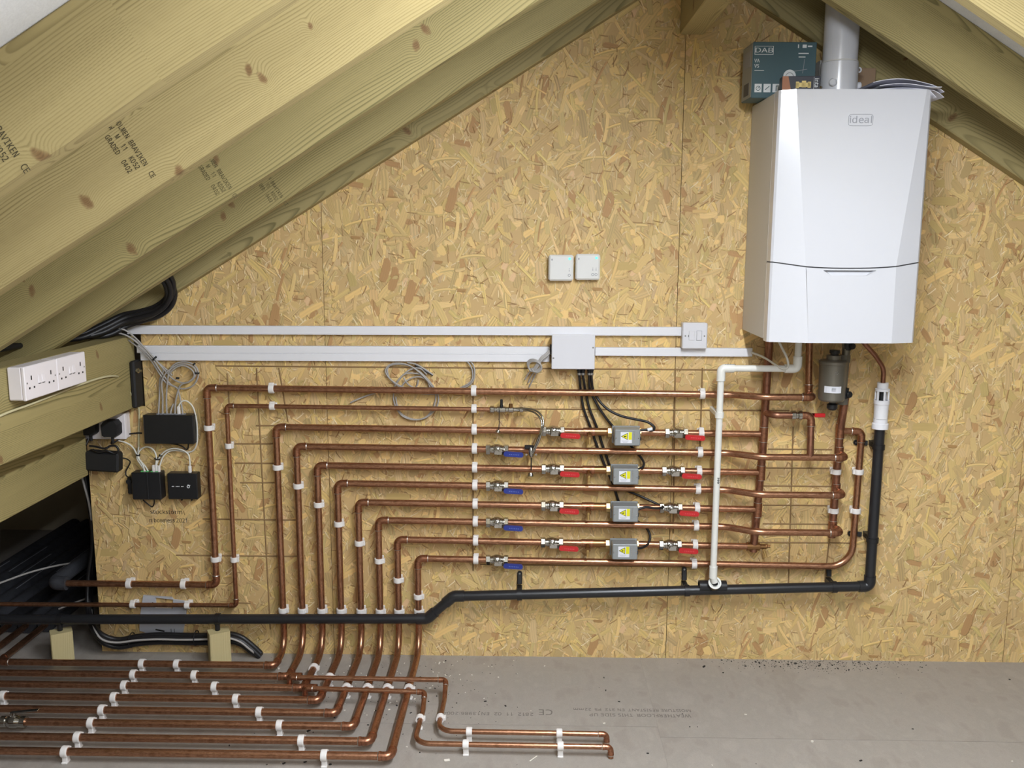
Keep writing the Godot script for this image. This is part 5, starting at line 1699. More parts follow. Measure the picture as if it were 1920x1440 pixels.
func build_left() -> void:
	var s: Shape
	var t: Node3D
	var fx := -1.255
	for i in 2:
		var z1: float = [0.748, 0.5905][i]
		var z0: float = z1 - 0.156
		var cy := 1.07
		var cz := (z0 + z1) / 2
		t = thing("double_socket", ["white double socket on the timber beam, the one with its side showing", "white double socket on the timber beam, nearer the strand board wall"][i], "socket", Vector3(fx, cy, cz), "double sockets on the beam")
		s = Shape.new()
		s.box(Vector3(-1.281, cy, cz), Vector3(0.036, 0.084, z1 - z0 - 0.002), 0.003)
		made("back_box", s, mats.socket, t)
		s = Shape.new()
		s.box(Vector3(-1.259, cy, cz), Vector3(0.009, 0.086, z1 - z0 - 0.001), 0.002)
		made("face_plate", s, mats.socket, t)
		for d in [-1.0, 1.0]:
			# along -z is to the right when facing the plate
			s = Shape.new()
			s.box(Vector3(fx, cy + 0.004, cz + d * 0.009), Vector3(0.004, 0.022, 0.014), 0.001, Basis(Vector3(0, 0, 1), 0.12))
			made("rocker", s, mats.socket, t)
			s = Shape.new()
			s.box(Vector3(fx + 0.0003, cy - 0.008, cz + d * 0.009), Vector3(0.001, 0.0022, 0.013))
			s.box(Vector3(fx + 0.0003, cy + 0.012, cz + d * 0.047), Vector3(0.001, 0.011, 0.005))
			s.box(Vector3(fx + 0.0003, cy - 0.013, cz + d * 0.047 - 0.011), Vector3(0.001, 0.005, 0.0065))
			s.box(Vector3(fx + 0.0003, cy - 0.013, cz + d * 0.047 + 0.011), Vector3(0.001, 0.005, 0.0065))
			made("pin_slot", s, mats.ink, t)
			screw(Vector3(fx, cy + 0.001, cz + d * 0.068), Vector3.RIGHT, 0.003, t)
	cable("beam_cable", "cream cable running along the face of the socket beam", "cable", [Vector3(-1.295, 0.9818, 0.9277), Vector3(-1.295, 0.9996, 0.7969), Vector3(-1.295, 1.0031, 0.6518), Vector3(-1.295, 1.0086, 0.4866), Vector3(-1.295, 1.0118, 0.2975), Vector3(-1.293, 1.0049, 0.1905)] + [Vector3(-1.3131, 0.9788, 0.09), Vector3(-1.3033, 0.9319, 0.06), Vector3(-1.2984, 0.8982, 0.04), Vector3(-1.2981, 0.8696, 0.012), Vector3(-1.3012, 0.8322, 0.006), Vector3(-1.3059, 0.7866, 0.006), Vector3(-1.3085, 0.7322, 0.008)], 0.0032, mats.cream_cable)

	# socket under the beam with two plugs
	var a := Vector3(-1.3337, 0.771, 0.035)
	t = thing("wall_socket", "white double socket tucked under the beam with two black plugs", "socket", Vector3(a.x - 0.08, a.y, 0))
	s = Shape.new()
	s.box(Vector3(a.x - 0.074, a.y + 0.042, 0.016), Vector3(0.146, 0.086, 0.032), 0.003)
	made("back_box", s, mats.socket, t)
	s = Shape.new()
	s.box(Vector3(a.x - 0.074, a.y + 0.042, 0.0365), Vector3(0.148, 0.088, 0.009), 0.002)
	made("face_plate", s, mats.socket, t)
	s = Shape.new()
	s.lathe(Vector3(a.x - 0.022, a.y + 0.05, 0.0405), Vector3(0, 0, 1), [[0.006, 0], [0.006, 0.002], [0, 0.002]], 12)
	made("rocker", s, mats.socket, t)
	for e in [[Vector3(-1.3701, 0.8126, 0.07), "right"], [Vector3(-1.447, 0.8153, 0.06), "left"]]:
		var p: Vector3 = e[0]
		t = thing("power_plug", "black plug in the socket under the beam, %s" % ("beside the open half of the plate" if e[1] == "right" else "closer to the eaves"), "plug", p, "black power plugs")
		s = Shape.new()
		s.prism(PackedVector2Array([Vector2(-0.025, -0.022), Vector2(-0.018, -0.027), Vector2(0.018, -0.027), Vector2(0.025, -0.02), Vector2(0.026, 0.012), Vector2(0.016, 0.025), Vector2(-0.016, 0.025), Vector2(-0.026, 0.012)]), 0.0415, p.z + 0.012, Transform3D(Basis.IDENTITY, Vector3(p.x, p.y, 0)))
		made("body", s, mats.black_matt, t)
		s = Shape.new()
		s.tube([Vector3(p.x, p.y - 0.026, p.z - 0.01), Vector3(p.x, p.y - 0.05, p.z - 0.012)], 0.005, 8)
		made("strain_relief", s, mats.black_matt, t)

	# network gear
	for e in [["network_switch", "large black network switch with a row of grey leads on top", Vector3(-1.2718, 0.7555, 0.036), Vector3(-1.1062, 0.8523, 0.036), 0.04], ["small_switch", "small black network box with a ridged front and green port lights", Vector3(-1.3226, 0.5644, 0.042), Vector3(-1.2253, 0.6572, 0.042), 0.042], ["media_box", "small black network box with white print beside the copper drop", Vector3(-1.2055, 0.5643, 0.038), Vector3(-1.1054, 0.6535, 0.038), 0.034]]:
		var lo: Vector3 = e[2]
		var hi: Vector3 = e[3]
		var d: float = e[4]
		var c := Vector3((lo.x + hi.x) / 2, (lo.y + hi.y) / 2, 0.006 + d / 2)
		t = thing(e[0], e[1], "network device", Vector3(c.x, lo.y, 0))
		s = Shape.new()
		s.box(c, Vector3(hi.x - lo.x, hi.y - lo.y, d), 0.0025)
		made("case", s, mats.black, t)
		s = Shape.new()
		s.box(Vector3(c.x, c.y, 0.003), Vector3((hi.x - lo.x) * 0.7, (hi.y - lo.y) * 0.7, 0.006))
		made("mount", s, mats.black_matt, t)
		if e[0] == "network_switch":
			s = Shape.new()
			for i in 8:
				s.box(Vector3(lo.x + 0.045 + i * 0.0122, hi.y + 0.0006, 0.027), Vector3(0.0095, 0.003, 0.011))
			made("port", s, mats.print_grey, t)
			s = Shape.new()
			s.box(Vector3(lo.x - 0.003, c.y, 0.012), Vector3(0.008, (hi.y - lo.y) * 0.8, 0.012), 0.001)
			made("side_vent", s, mats.black_matt, t)
		elif e[0] == "small_switch":
			s = Shape.new()
			s.box(Vector3(lerpf(lo.x, hi.x, 0.55), c.y, 0.006 + d), Vector3(0.005, hi.y - lo.y - 0.002, 0.004), 0.001)
			made("rib", s, mats.black_matt, t)
			s = Shape.new()
			for i in 4:
				s.box(Vector3(lerpf(lo.x, hi.x, 0.33 + i * 0.17), hi.y + 0.0008, 0.03), Vector3(0.009, 0.003, 0.01))
			made("port_light", s, mats.port_green, t)
			s = Shape.new()
			s.box(Vector3(lo.x - 0.012, c.y - 0.004, 0.018), Vector3(0.022, 0.06, 0.026), 0.004)
			s.lathe(Vector3(lo.x - 0.015, c.y + 0.012, 0.031), Vector3(0, 0, 1), [[0.009, 0], [0.009, 0.006], [0, 0.006]], 12)
			made("side_plug", s, mats.black_matt, t)
		else:
			s = Shape.new()
			for i in 9:
				if i != 2 and i != 6:
					s.box(Vector3(c.x - 0.034 + i * 0.0045, c.y + 0.0005, 0.006 + d + 0.0001), Vector3(0.003, 0.0032, 0.0004))
			made("printed_words", s, mats.white_print, t)
			s = Shape.new()
			s.lathe(Vector3(c.x + 0.02, c.y, 0.006 + d), Vector3(0, 0, 1), [[0.003, 0], [0.0052, 0], [0.0052, 0.0004], [0.003, 0.0004]], 16)
			s.box(Vector3(c.x + 0.0195, c.y + 0.005, 0.006 + d + 0.0001), Vector3(0.0018, 0.006, 0.0004))
			s.box(Vector3(c.x + 0.0235, c.y + 0.0045, 0.006 + d + 0.0001), Vector3(0.006, 0.0018, 0.0004))
			made("printed_emblem", s, mats.white_print, t)
			s = Shape.new()
			for i in 2:
				s.box(Vector3(c.x - 0.012 + i * 0.034, lo.y - 0.003, 0.02), Vector3(0.005, 0.012, 0.01), 0.001)
			made("foot", s, mats.black_matt, t)

	# power brick hanging at the edge of the board
	var pb := Vector3(-1.4086, 0.6978, 0.05)
	t = thing("power_brick", "black power brick hanging at the left edge of the board", "power supply", pb)
	s = Shape.new()
	s.box(pb, Vector3(0.112, 0.066, 0.042), 0.006, Basis(Vector3(0, 0, 1), -0.06))
	made("case", s, mats.black_matt, t)
	s = Shape.new()
	s.box(pb + Vector3(0, -0.0, -0.034), Vector3(0.05, 0.03, 0.03), 0.003)
	made("mount", s, mats.black_matt, t)
	cable("power_lead", "black mains lead looping round the power brick", "cable", [Vector3(-1.4549, 0.7735, 0.05), Vector3(-1.4622, 0.7523, 0.06), Vector3(-1.4875, 0.7467, 0.06), Vector3(-1.5119, 0.7302, 0.06), Vector3(-1.519, 0.7066, 0.06), Vector3(-1.5083, 0.6831, 0.06), Vector3(-1.4822, 0.6743, 0.06), Vector3(-1.4618, 0.6791, 0.05)], 0.0034, mats.cord)
	cable("power_lead", "thin black lead from the right plug to the network switch", "cable", [Vector3(-1.3704, 0.7728, 0.06), Vector3(-1.3773, 0.7572, 0.055), Vector3(-1.3687, 0.7624, 0.03), Vector3(-1.342, 0.7792, 0.015), Vector3(-1.3116, 0.7838, 0.01), Vector3(-1.2927, 0.7844, 0.012)], 0.0026, mats.cord)
	cable("power_lead", "black lead bunched on top of the power brick", "cable", [Vector3(-1.4432, 0.753, 0.07), Vector3(-1.4162, 0.7508, 0.075), Vector3(-1.3918, 0.7456, 0.075), Vector3(-1.3724, 0.7535, 0.07), Vector3(-1.3548, 0.7519, 0.07), Vector3(-1.3487, 0.7376, 0.07), Vector3(-1.3635, 0.7284, 0.07), Vector3(-1.3853, 0.7385, 0.075), Vector3(-1.4104, 0.7329, 0.075), Vector3(-1.4334, 0.7405, 0.07)], 0.0036, mats.cord)
	cable("power_lead", "thin black lead from the power brick to the small network box", "cable", [Vector3(-1.3597, 0.7091, 0.05), Vector3(-1.3442, 0.7006, 0.03), Vector3(-1.3373, 0.6859, 0.015), Vector3(-1.3472, 0.6666, 0.012), Vector3(-1.3554, 0.6518, 0.012), Vector3(-1.3527, 0.6381, 0.016), Vector3(-1.3387, 0.6319, 0.02)], 0.0022, mats.cord)
	cable("power_lead", "thin black lead looping below the small network box", "cable", [Vector3(-1.3001, 0.5562, 0.02), Vector3(-1.2864, 0.5433, 0.02), Vector3(-1.2707, 0.5322, 0.02), Vector3(-1.2606, 0.545, 0.025), Vector3(-1.2576, 0.5614, 0.03)], 0.0022, mats.cord)
	cable("power_lead", "thin black lead drooping below the large network switch", "cable", [Vector3(-1.2124, 0.7522, 0.02), Vector3(-1.1768, 0.7489, 0.02), Vector3(-1.1557, 0.7417, 0.02), Vector3(-1.1419, 0.7309, 0.02), Vector3(-1.1341, 0.7413, 0.025), Vector3(-1.1314, 0.757, 0.03)], 0.0022, mats.cord)

	# grey network leads: over the beam, tied, coiled, down to the switch
	t = thing("network_leads", "bundle of grey network leads coming over the beam down to the black switch", "cable", Vector3(-1.215, 1.0399, 0.05))
	for e in [
		[Vector3(-1.4131, 1.1202, 0.14), Vector3(-1.3836, 1.1381, 0.1), Vector3(-1.3438, 1.1454, 0.085), Vector3(-1.3023, 1.1377, 0.075), Vector3(-1.2759, 1.1121, 0.06), Vector3(-1.2532, 1.0775, 0.045), Vector3(-1.2244, 1.0356, 0.032), Vector3(-1.2055, 1.0061, 0.022), Vector3(-1.1915, 0.9881, 0.02), Vector3(-1.1731, 0.9687, 0.02), Vector3(-1.1437, 0.9564, 0.02), Vector3(-1.1142, 0.964, 0.022), Vector3(-1.0971, 0.9855, 0.022), Vector3(-1.1013, 1.0067, 0.022), Vector3(-1.1253, 1.019, 0.022), Vector3(-1.1537, 1.017, 0.022), Vector3(-1.1784, 1.003, 0.024), Vector3(-1.1981, 0.9854, 0.026), Vector3(-1.212, 0.9563, 0.022), Vector3(-1.2138, 0.907, 0.016), Vector3(-1.214, 0.8771, 0.02), Vector3(-1.2127, 0.8515, 0.027)],
		[Vector3(-1.4223, 1.1089, 0.13), Vector3(-1.3929, 1.1234, 0.09), Vector3(-1.3496, 1.1271, 0.075), Vector3(-1.3056, 1.1217, 0.07), Vector3(-1.2756, 1.0977, 0.055), Vector3(-1.2493, 1.0611, 0.04), Vector3(-1.2307, 1.0318, 0.03), Vector3(-1.2173, 1.0028, 0.024), Vector3(-1.2035, 0.9771, 0.018), Vector3(-1.1812, 0.9484, 0.016), Vector3(-1.1464, 0.9361, 0.016), Vector3(-1.1131, 0.9456, 0.018), Vector3(-1.0921, 0.9742, 0.018), Vector3(-1.0924, 1.0027, 0.018), Vector3(-1.1125, 1.022, 0.018), Vector3(-1.1442, 1.0254, 0.018), Vector3(-1.1686, 1.0167, 0.02), Vector3(-1.1831, 0.9974, 0.022), Vector3(-1.193, 0.9614, 0.02), Vector3(-1.2014, 0.907, 0.016), Vector3(-1.1984, 0.8516, 0.027)],
		[Vector3(-1.2966, 1.1155, 0.06), Vector3(-1.2642, 1.0902, 0.05), Vector3(-1.2374, 1.0537, 0.036), Vector3(-1.2195, 1.024, 0.024), Vector3(-1.205, 0.9987, 0.02), Vector3(-1.2209, 0.9653, 0.012), Vector3(-1.2256, 0.9151, 0.012), Vector3(-1.2269, 0.8514, 0.027)],
		[Vector3(-1.291, 1.1075, 0.05), Vector3(-1.259, 1.0751, 0.04), Vector3(-1.2287, 1.0348, 0.026), Vector3(-1.1943, 1.0005, 0.02), Vector3(-1.1776, 0.9829, 0.02), Vector3(-1.179, 0.9924, 0.024), Vector3(-1.156, 1.0105, 0.026), Vector3(-1.1311, 1.0142, 0.026), Vector3(-1.1072, 1.0002, 0.026), Vector3(-1.1012, 0.9808, 0.026), Vector3(-1.1199, 0.9611, 0.026), Vector3(-1.146, 0.9517, 0.024), Vector3(-1.1593, 0.9313, 0.02), Vector3(-1.1721, 0.8893, 0.016), Vector3(-1.1717, 0.8518, 0.027)],
		[Vector3(-1.3085, 1.1074, 0.05), Vector3(-1.2697, 1.0715, 0.04), Vector3(-1.2396, 1.0294, 0.026), Vector3(-1.2173, 0.9841, 0.018), Vector3(-1.1985, 0.9554, 0.016), Vector3(-1.1666, 0.9416, 0.018), Vector3(-1.1586, 0.9256, 0.018), Vector3(-1.152, 0.8844, 0.018), Vector3(-1.1451, 0.852, 0.027)],
		[Vector3(-1.1794, 0.8856, 0.016), Vector3(-1.1861, 0.8665, 0.02), Vector3(-1.186, 0.8517, 0.027)]]:
		cable("lead", "", "", e, 0.0028, mats.grey_cable, "", t)
	for e in [[Vector3(-1.2259, 1.0391, 0.032), Vector3(0.75, -0.65, -0.1), 0.009], [Vector3(-1.0941, 0.9905, 0.02), Vector3(0.15, 1, 0), 0.009], [Vector3(-1.1014, 1.0188, 0.02), Vector3(0.8, -0.6, 0), 0.005], [Vector3(-1.158, 0.9727, 0.022), Vector3(0.15, 1, 0), 0.006]]:
		s = Shape.new()
		s.lathe(e[0], e[1], [[e[2] - 0.001, -0.0025], [e[2], -0.0025], [e[2], 0.0025], [e[2] - 0.001, 0.0025]], 12)
		made("cable_tie", s, mats.black_matt, t)
	for i in 3:
		cable("white_patch_lead", ["white patch lead arching from the large switch round its right side", "white patch lead from the small network box to the printed black box", "white patch lead arching between the ties above the small network box"][i], "cable", [
			[Vector3(-1.1607, 0.8521, 0.028), Vector3(-1.159, 0.8783, 0.024), Vector3(-1.1471, 0.8956, 0.02), Vector3(-1.1302, 0.8935, 0.018), Vector3(-1.1134, 0.8739, 0.018), Vector3(-1.1048, 0.8361, 0.018), Vector3(-1.1029, 0.7913, 0.02), Vector3(-1.1075, 0.7508, 0.018), Vector3(-1.1229, 0.726, 0.014), Vector3(-1.1455, 0.7198, 0.012), Vector3(-1.1722, 0.7251, 0.012), Vector3(-1.2029, 0.723, 0.012), Vector3(-1.224, 0.7055, 0.016), Vector3(-1.234, 0.6775, 0.022), Vector3(-1.2394, 0.6539, 0.03)],
			[Vector3(-1.2483, 0.6538, 0.03), Vector3(-1.2429, 0.6822, 0.026), Vector3(-1.2322, 0.7069, 0.022), Vector3(-1.214, 0.7248, 0.02), Vector3(-1.1866, 0.7342, 0.02), Vector3(-1.1564, 0.729, 0.02), Vector3(-1.1374, 0.7145, 0.02), Vector3(-1.1319, 0.6899, 0.024), Vector3(-1.1317, 0.6653, 0.028), Vector3(-1.1325, 0.6506, 0.028)],
			[Vector3(-1.2843, 0.6535, 0.03), Vector3(-1.2903, 0.6778, 0.025), Vector3(-1.308, 0.7016, 0.018), Vector3(-1.3059, 0.7195, 0.016), Vector3(-1.2906, 0.7342, 0.016), Vector3(-1.2715, 0.7385, 0.018), Vector3(-1.2533, 0.7282, 0.02), Vector3(-1.244, 0.7073, 0.024), Vector3(-1.2458, 0.679, 0.028), Vector3(-1.2537, 0.6537, 0.03)]][i], 0.0026, mats.white_cable, "white patch leads")
	cable("white_patch_lead", "white lead running from the plug to the tie above the small network box", "cable", [Vector3(-1.3651, 0.7624, 0.03), Vector3(-1.3451, 0.753, 0.02), Vector3(-1.3272, 0.7371, 0.014), Vector3(-1.3144, 0.7134, 0.014), Vector3(-1.3103, 0.6942, 0.018), Vector3(-1.2946, 0.6739, 0.024), Vector3(-1.2789, 0.6535, 0.03)], 0.0026, mats.white_cable, "white patch leads")
	cable("white_patch_lead", "white lead dropping from the beam to the tie above the small network box", "cable", [Vector3(-1.3074, 0.7363, 0.01), Vector3(-1.3088, 0.7153, 0.014), Vector3(-1.3031, 0.6943, 0.018), Vector3(-1.2829, 0.6745, 0.026), Vector3(-1.2699, 0.6536, 0.03)], 0.0026, mats.white_cable, "white patch leads")
	t = thing("patch_plugs", "clear plugs of the white leads in the small network box", "plug", Vector3(-1.2459, 0.6648, 0.03))
	for e in [Vector3(-1.253, 0.6666, 0.03), Vector3(-1.244, 0.6667, 0.03), Vector3(-1.2351, 0.6649, 0.03)]:
		s = Shape.new()
		s.box(e, Vector3(0.009, 0.026, 0.009), 0.002)
		made("plug", s, mats.clip, t)
	s = Shape.new()
	s.box(Vector3(-1.1317, 0.6653, 0.028), Vector3(0.011, 0.026, 0.009), 0.003)
	t = thing("patch_plug", "clear plug of the white lead in the printed black box", "plug", Vector3(-1.1323, 0.6543, 0.028))
	made("plug", s, mats.clip, t)
	s = Shape.new()
	s.box(Vector3(-1.1586, 0.8645, 0.027), Vector3(0.011, 0.03, 0.009), 0.003)
	t = thing("patch_plug", "white plug among the grey leads in the large switch", "plug", Vector3(-1.1592, 0.8537, 0.027))
	made("plug", s, mats.clip, t)
	t = thing("lead_ties", "black ties holding the white leads above the small network box", "cable tie", Vector3(-1.2451, 0.7031, 0.022))
	for e in [[Vector3(-1.3083, 0.7103, 0.016), 0.007], [Vector3(-1.2408, 0.7, 0.024), 0.0095], [Vector3(-1.2302, 0.7106, 0.022), 0.006]]:
		s = Shape.new()
		s.lathe(e[0], Vector3(0.2, 1, 0), [[e[1] - 0.001, -0.002], [e[1], -0.002], [e[1], 0.002], [e[1] - 0.001, 0.002]], 12)
		made("tie", s, mats.black_matt, t)

	# thick black cables at the rafter foot, lengthened as painted shade above the beam
	t = thing("black_cables_and_gap_fill", "thick bundle of black cables from the rafters, extended to blacken the gap over the beam", "cable", Vector3(-1.1614, 1.2124, 0.08))
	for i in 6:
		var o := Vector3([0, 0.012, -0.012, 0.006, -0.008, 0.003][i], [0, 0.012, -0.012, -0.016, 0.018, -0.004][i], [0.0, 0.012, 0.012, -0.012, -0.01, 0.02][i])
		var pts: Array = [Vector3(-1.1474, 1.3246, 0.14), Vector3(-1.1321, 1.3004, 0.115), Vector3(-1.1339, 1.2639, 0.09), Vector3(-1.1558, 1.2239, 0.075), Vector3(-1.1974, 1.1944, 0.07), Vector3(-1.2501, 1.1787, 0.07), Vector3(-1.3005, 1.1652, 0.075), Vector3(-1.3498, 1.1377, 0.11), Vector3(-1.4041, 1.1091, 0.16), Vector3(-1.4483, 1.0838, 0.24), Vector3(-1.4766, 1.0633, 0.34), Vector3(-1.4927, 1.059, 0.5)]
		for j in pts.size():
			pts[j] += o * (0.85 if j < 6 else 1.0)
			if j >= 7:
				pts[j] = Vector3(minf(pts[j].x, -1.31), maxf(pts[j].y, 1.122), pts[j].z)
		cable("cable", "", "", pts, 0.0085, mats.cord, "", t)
	# black and white cables low on the wall
	t = thing("low_cable_bundle", "bundle of black and white cables sagging past the grey plate to the floor", "cable", Vector3(-1.2677, 0.0586, 0.03))
	for i in 5:
		var o := Vector3(0, [0, 0.014, -0.014, 0.006, -0.008][i], [0.0, 0.004, 0.004, 0.014, -0.008][i])
		var pts: Array = [Vector3(-1.5495, 0.6282, -0.1), Vector3(-1.533, 0.4767, -0.09), Vector3(-1.5339, 0.3594, -0.09), Vector3(-1.5488, 0.2445, -0.08), Vector3(-1.5444, 0.1575, -0.05), Vector3(-1.5163, 0.1084, 0), Vector3(-1.4653, 0.0734, 0.042), Vector3(-1.4104, 0.0498, 0.036), Vector3(-1.3419, 0.0596, 0.03), Vector3(-1.2681, 0.0655, 0.028), Vector3(-1.1848, 0.0646, 0.028), Vector3(-1.1043, 0.0665, 0.03), Vector3(-1.0349, 0.0742, 0.032), Vector3(-0.9855, 0.0631, 0.032), Vector3(-0.9469, 0.0314, 0.03), Vector3(-0.9191, 0.0014, 0.028)]
		for j in pts.size():
			pts[j] += o * (1.0 if j > 2 else 0.6)
			pts[j].y = maxf(pts[j].y, 0.004)
		cable("cable", "", "", pts, 0.0085, mats.cord, "", t)
	for i in 1:
		var o := Vector3(0, 0.002, 0.02)
		var pts: Array = [Vector3(-1.5306, 0.1378, -0.05), Vector3(-1.4967, 0.1053, 0.01), Vector3(-1.454, 0.0754, 0.046), Vector3(-1.406, 0.0614, 0.044), Vector3(-1.3379, 0.0673, 0.038), Vector3(-1.2645, 0.0712, 0.036), Vector3(-1.1814, 0.0703, 0.036), Vector3(-1.1011, 0.0742, 0.038), Vector3(-1.0319, 0.0818, 0.04), Vector3(-0.9827, 0.0688, 0.04), Vector3(-0.9485, 0.0381, 0.036), Vector3(-0.9259, 0.0023, 0.03)]
		for j in pts.size():
			pts[j] += o * (1.0 if j < 11 else 0.2)
			pts[j].y = maxf(pts[j].y, 0.004)
		cable("white_cable", "", "", pts, 0.0036, mats.grey_cable, "", t)
	for e in [Vector3(-1.3638, 0.0597, 0.035), Vector3(-1.1393, 0.0703, 0.035)]:
		s = Shape.new()
		s.lathe(e, Vector3.RIGHT, [[0.025, -0.0015], [0.0265, -0.0015], [0.0265, 0.0015], [0.025, 0.0015]], 16)
		made("cable_tie", s, mats.black_matt, t)
	cable("eaves_cable", "pale cable arcing over the foam sleeves in the eaves", "cable", [Vector3(-1.877, 0.2451, 0.1), Vector3(-1.8266, 0.2473, 0), Vector3(-1.7693, 0.2502, -0.1), Vector3(-1.7059, 0.2414, -0.2), Vector3(-1.6406, 0.2173, -0.3)], 0.0035, mats.grey_cable)
	cable("eaves_cable", "pale cable dropping past the left edge of the board", "cable", [Vector3(-1.4994, 0.8064, 0.02), Vector3(-1.5128, 0.7102, 0), Vector3(-1.5242, 0.64, -0.02), Vector3(-1.5218, 0.5903, -0.03), Vector3(-1.5111, 0.5337, -0.03), Vector3(-1.5099, 0.4638, -0.04)], 0.004, mats.grey_cable)
	cable("eaves_cable", "second pale cable low in the eaves behind the thin pipe", "cable", [Vector3(-1.6841, 0.1105, -0.1), Vector3(-1.6349, 0.1269, -0.12), Vector3(-1.5944, 0.1353, -0.15)], 0.0035, mats.grey_cable)

	# grey backplate low on the wall
	t = thing("grey_backplate", "grey plastic backplate with a cut-out, low on the wall behind pipes", "backplate", Vector3(-1.2606, 0.0683, 0))
	var w := func(p: Vector3) -> Vector2: return Vector2(p.x, p.y)
	var pp := []
	for q in [Vector3(-1.3259, 0.2109, 0.006), Vector3(-1.2834, 0.2075, 0.006), Vector3(-1.286, 0.1647, 0.006), Vector3(-1.2266, 0.1635, 0.006), Vector3(-1.2229, 0.1965, 0.006), Vector3(-1.1842, 0.1912, 0.006), Vector3(-1.1755, 0.1816, 0.006), Vector3(-1.1811, 0.1465, 0.006), Vector3(-1.1963, 0.0738, 0.006), Vector3(-1.3215, 0.0723, 0.006), Vector3(-1.347, 0.0818, 0.006), Vector3(-1.3443, 0.125, 0.006)]:
		pp.append(w.call(q))
	s = Shape.new()
	s.prism(PackedVector2Array(pp), 0.0005, 0.008)
	var tp := []
	for q in [Vector3(-1.2834, 0.2075, 0.006), Vector3(-1.228, 0.2042, 0.006), Vector3(-1.2229, 0.1965, 0.006), Vector3(-1.2855, 0.2036, 0.006)]:
		tp.append(w.call(q))
	s.prism(PackedVector2Array(tp), 0.0005, 0.008)
	made("plate", s, mats.backplate, t)
	s = Shape.new()
	s.box(Vector3(-1.275, 0.0838, 0.0084), Vector3(0.032, 0.005, 0.001), 0, Basis(Vector3(0, 0, 1), -0.2))
	s.box(Vector3(-1.236, 0.0803, 0.0084), Vector3(0.0018, 0.02, 0.001))
	s.box(Vector3(-1.2249, 0.0805, 0.0084), Vector3(0.0018, 0.02, 0.001))
	s.box(Vector3(-1.3008, 0.1792, 0.0084), Vector3(0.02, 0.006, 0.001), 0, Basis(Vector3(0, 0, 1), 0.6))
	made("slot", s, mats.ink, t)

func build_debris() -> void:
	var r := RandomNumberGenerator.new()
	r.seed = 9
	for kind in 2:
		var s := Shape.new()
		for i in (150 if kind == 0 else 120):
			var x := r.randf_range(-0.9, 1.9)
			var z := r.randf_range(0.03, 0.95)
			if i < 60:
				# swept up along the wall under the boiler and round the pipe drops
				x = r.randfn(0.98, 0.17) if kind == 0 else r.randfn(-0.45, 0.25)
				z = absf(r.randfn(0.0, 0.045 if kind == 0 else 0.25)) + 0.006
			elif i < 100:
				x = r.randfn(-0.42, 0.16)
				z = absf(r.randfn(0.2, 0.17)) + 0.02
			var k := r.randf_range(0.0012, 0.0038) * (1.7 if r.randf() < 0.1 else 1.0)
			s.box(Vector3(x, k * 0.3, z), Vector3(k * r.randf_range(1.0, 2.6), k * 0.6, k), 0, Basis(Vector3.UP, r.randf() * TAU))
		if kind == 0:
			for i in 650:
				var k := r.randf_range(0.0006, 0.0017)
				var x := r.randfn(0.98, 0.16)
				var z := absf(r.randfn(0.0, 0.04)) + 0.004
				if i > 430:
					x = r.randfn(-0.45, 0.2)
					z = absf(r.randfn(0.22, 0.16)) + 0.01
				s.box(Vector3(x, k * 0.3, z), Vector3(k * r.randf_range(1.0, 2.6), k * 0.6, k), 0, Basis(Vector3.UP, r.randf() * TAU))
		var o := made(["dark_debris", "pale_debris"][kind], s, mats[["debris_dark", "debris_light"][kind]], self)
		o.set_meta("kind", "stuff")
		o.set_meta("label", ["scatter of small dark grit and offcuts on the grey floor", "scatter of pale sawdust chips on the grey floor"][kind])
		o.set_meta("category", "debris")
	for e in [[Vector3(0.0185, 0.001, 0.6249), 0.9, "pale wood splinter lying beside the small copper pipes"], [Vector3(-0.2214, 0.001, 0.6388), 0.2, "white plastic scrap lying below the outer small copper loop"]]:
		var t := thing("floor_scrap", e[2], "scrap", e[0])
		var s := Shape.new()
		s.box(e[0] + Vector3(0, 0.0012, 0), Vector3(0.034 if e[1] > 0.5 else 0.016, 0.002, 0.003 if e[1] > 0.5 else 0.011), 0.0006, Basis(Vector3.UP, e[1]))
		made("scrap", s, mats.debris_light, t)


# ---------------------------------------------------------------- lamps

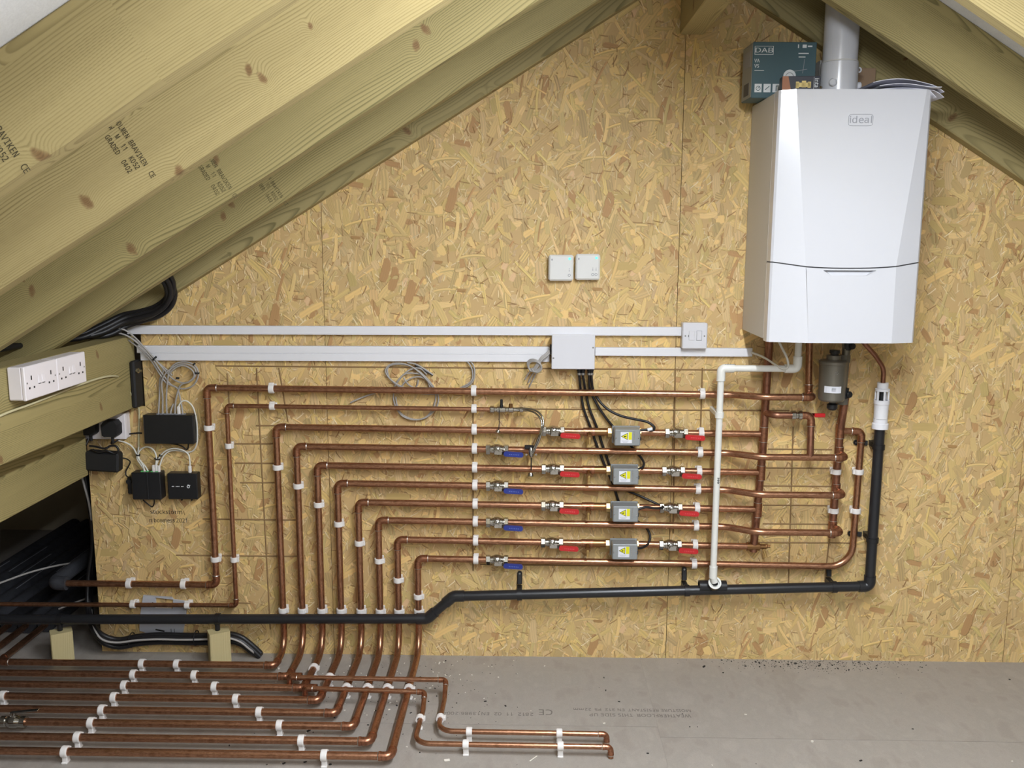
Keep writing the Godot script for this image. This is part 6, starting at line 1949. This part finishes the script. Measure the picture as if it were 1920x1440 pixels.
func batten(x: float, y: float, z0: float, z1: float, energy: float, label: String) -> void:
	# a slim tube fitting on the underside of the ridge beam: white tray, glowing diffuser, and a light just off each glowing face
	var mid := Vector3(x, y, (z0 + z1) / 2)
	var lng := z1 - z0
	var t := thing("batten_light", label, "lamp", mid, "batten lights under the ridge")
	var s := Shape.new()
	s.box(mid + Vector3(0, -0.006, 0), Vector3(0.06, 0.012, lng), 0.002)
	made("tray", s, mats.plate, t)
	s = Shape.new()
	s.box(mid + Vector3(0, -0.032, 0), Vector3(0.05, 0.04, lng - 0.02), 0.006)
	made("light_diffuser", s, mats.glow, t)
	for e in [[Vector3(0, -0.0535, 0), Vector3.DOWN, 0.05, 1.0], [Vector3(-0.0265, -0.032, 0), Vector3.LEFT, 0.04, 0.5], [Vector3(0.0265, -0.032, 0), Vector3.RIGHT, 0.04, 0.5]]:
		var l := AreaLight3D.new()
		l.name = "diffuser_light"
		l.area_size = Vector2(e[2], lng - 0.02)
		l.area_normalize_energy = true
		l.light_energy = energy * e[3]
		l.light_color = srgb(241, 247, 255)
		l.area_range = 12.0
		l.area_attenuation = 2.0
		l.shadow_enabled = true
		# the light shines along its own -z, its long side lies along the room's z
		var back: Vector3 = -e[1]
		var up := Vector3(0, 0, 1)
		l.transform = Transform3D(Basis(up.cross(back), up, back), e[0])
		t.add_child(l, true)


func _ready() -> void:
	rng.seed = 7
	var cam := Camera3D.new()
	cam.name = "camera"
	add_child(cam)
	cam.fov = rad_to_deg(2.0 * atan(720.0 / 1700.0))
	cam.near = 0.05
	cam.far = 50.0
	cam.transform = Transform3D(Basis(Vector3.UP, deg_to_rad(1.1)) * Basis(Vector3.RIGHT, deg_to_rad(-9.3)) * Basis(Vector3(0, 0, 1), deg_to_rad(0.2)), Vector3(0, 1.44, 2.95))
	cam.current = true
	var we := WorldEnvironment.new()
	we.name = "environment"
	var env := Environment.new()
	env.background_mode = Environment.BG_COLOR
	env.background_color = Color(0.02, 0.02, 0.022)
	env.tonemap_mode = Environment.TONE_MAPPER_LINEAR
	env.tonemap_exposure = 1.08
	env.sdfgi_enabled = true
	env.ssao_enabled = true
	env.ssil_enabled = true
	we.environment = env
	add_child(we)
	make_materials()
	batten(0.496, 2.054, 1.1, 2.3, 4.1, "white tube light under the ridge beam in front of the boiler")
	batten(0.496, 2.054, 2.7, 3.9, 3.3, "added fill tube light farther along the ridge beam, away from the boiler")  # unseen second tube, added as fill to even out the light
	build_room()
	build_timbers()
	build_copper()
	build_clips()
	build_valves()
	build_waste()
	build_boiler()
	build_electrics()
	build_left()
	build_debris()
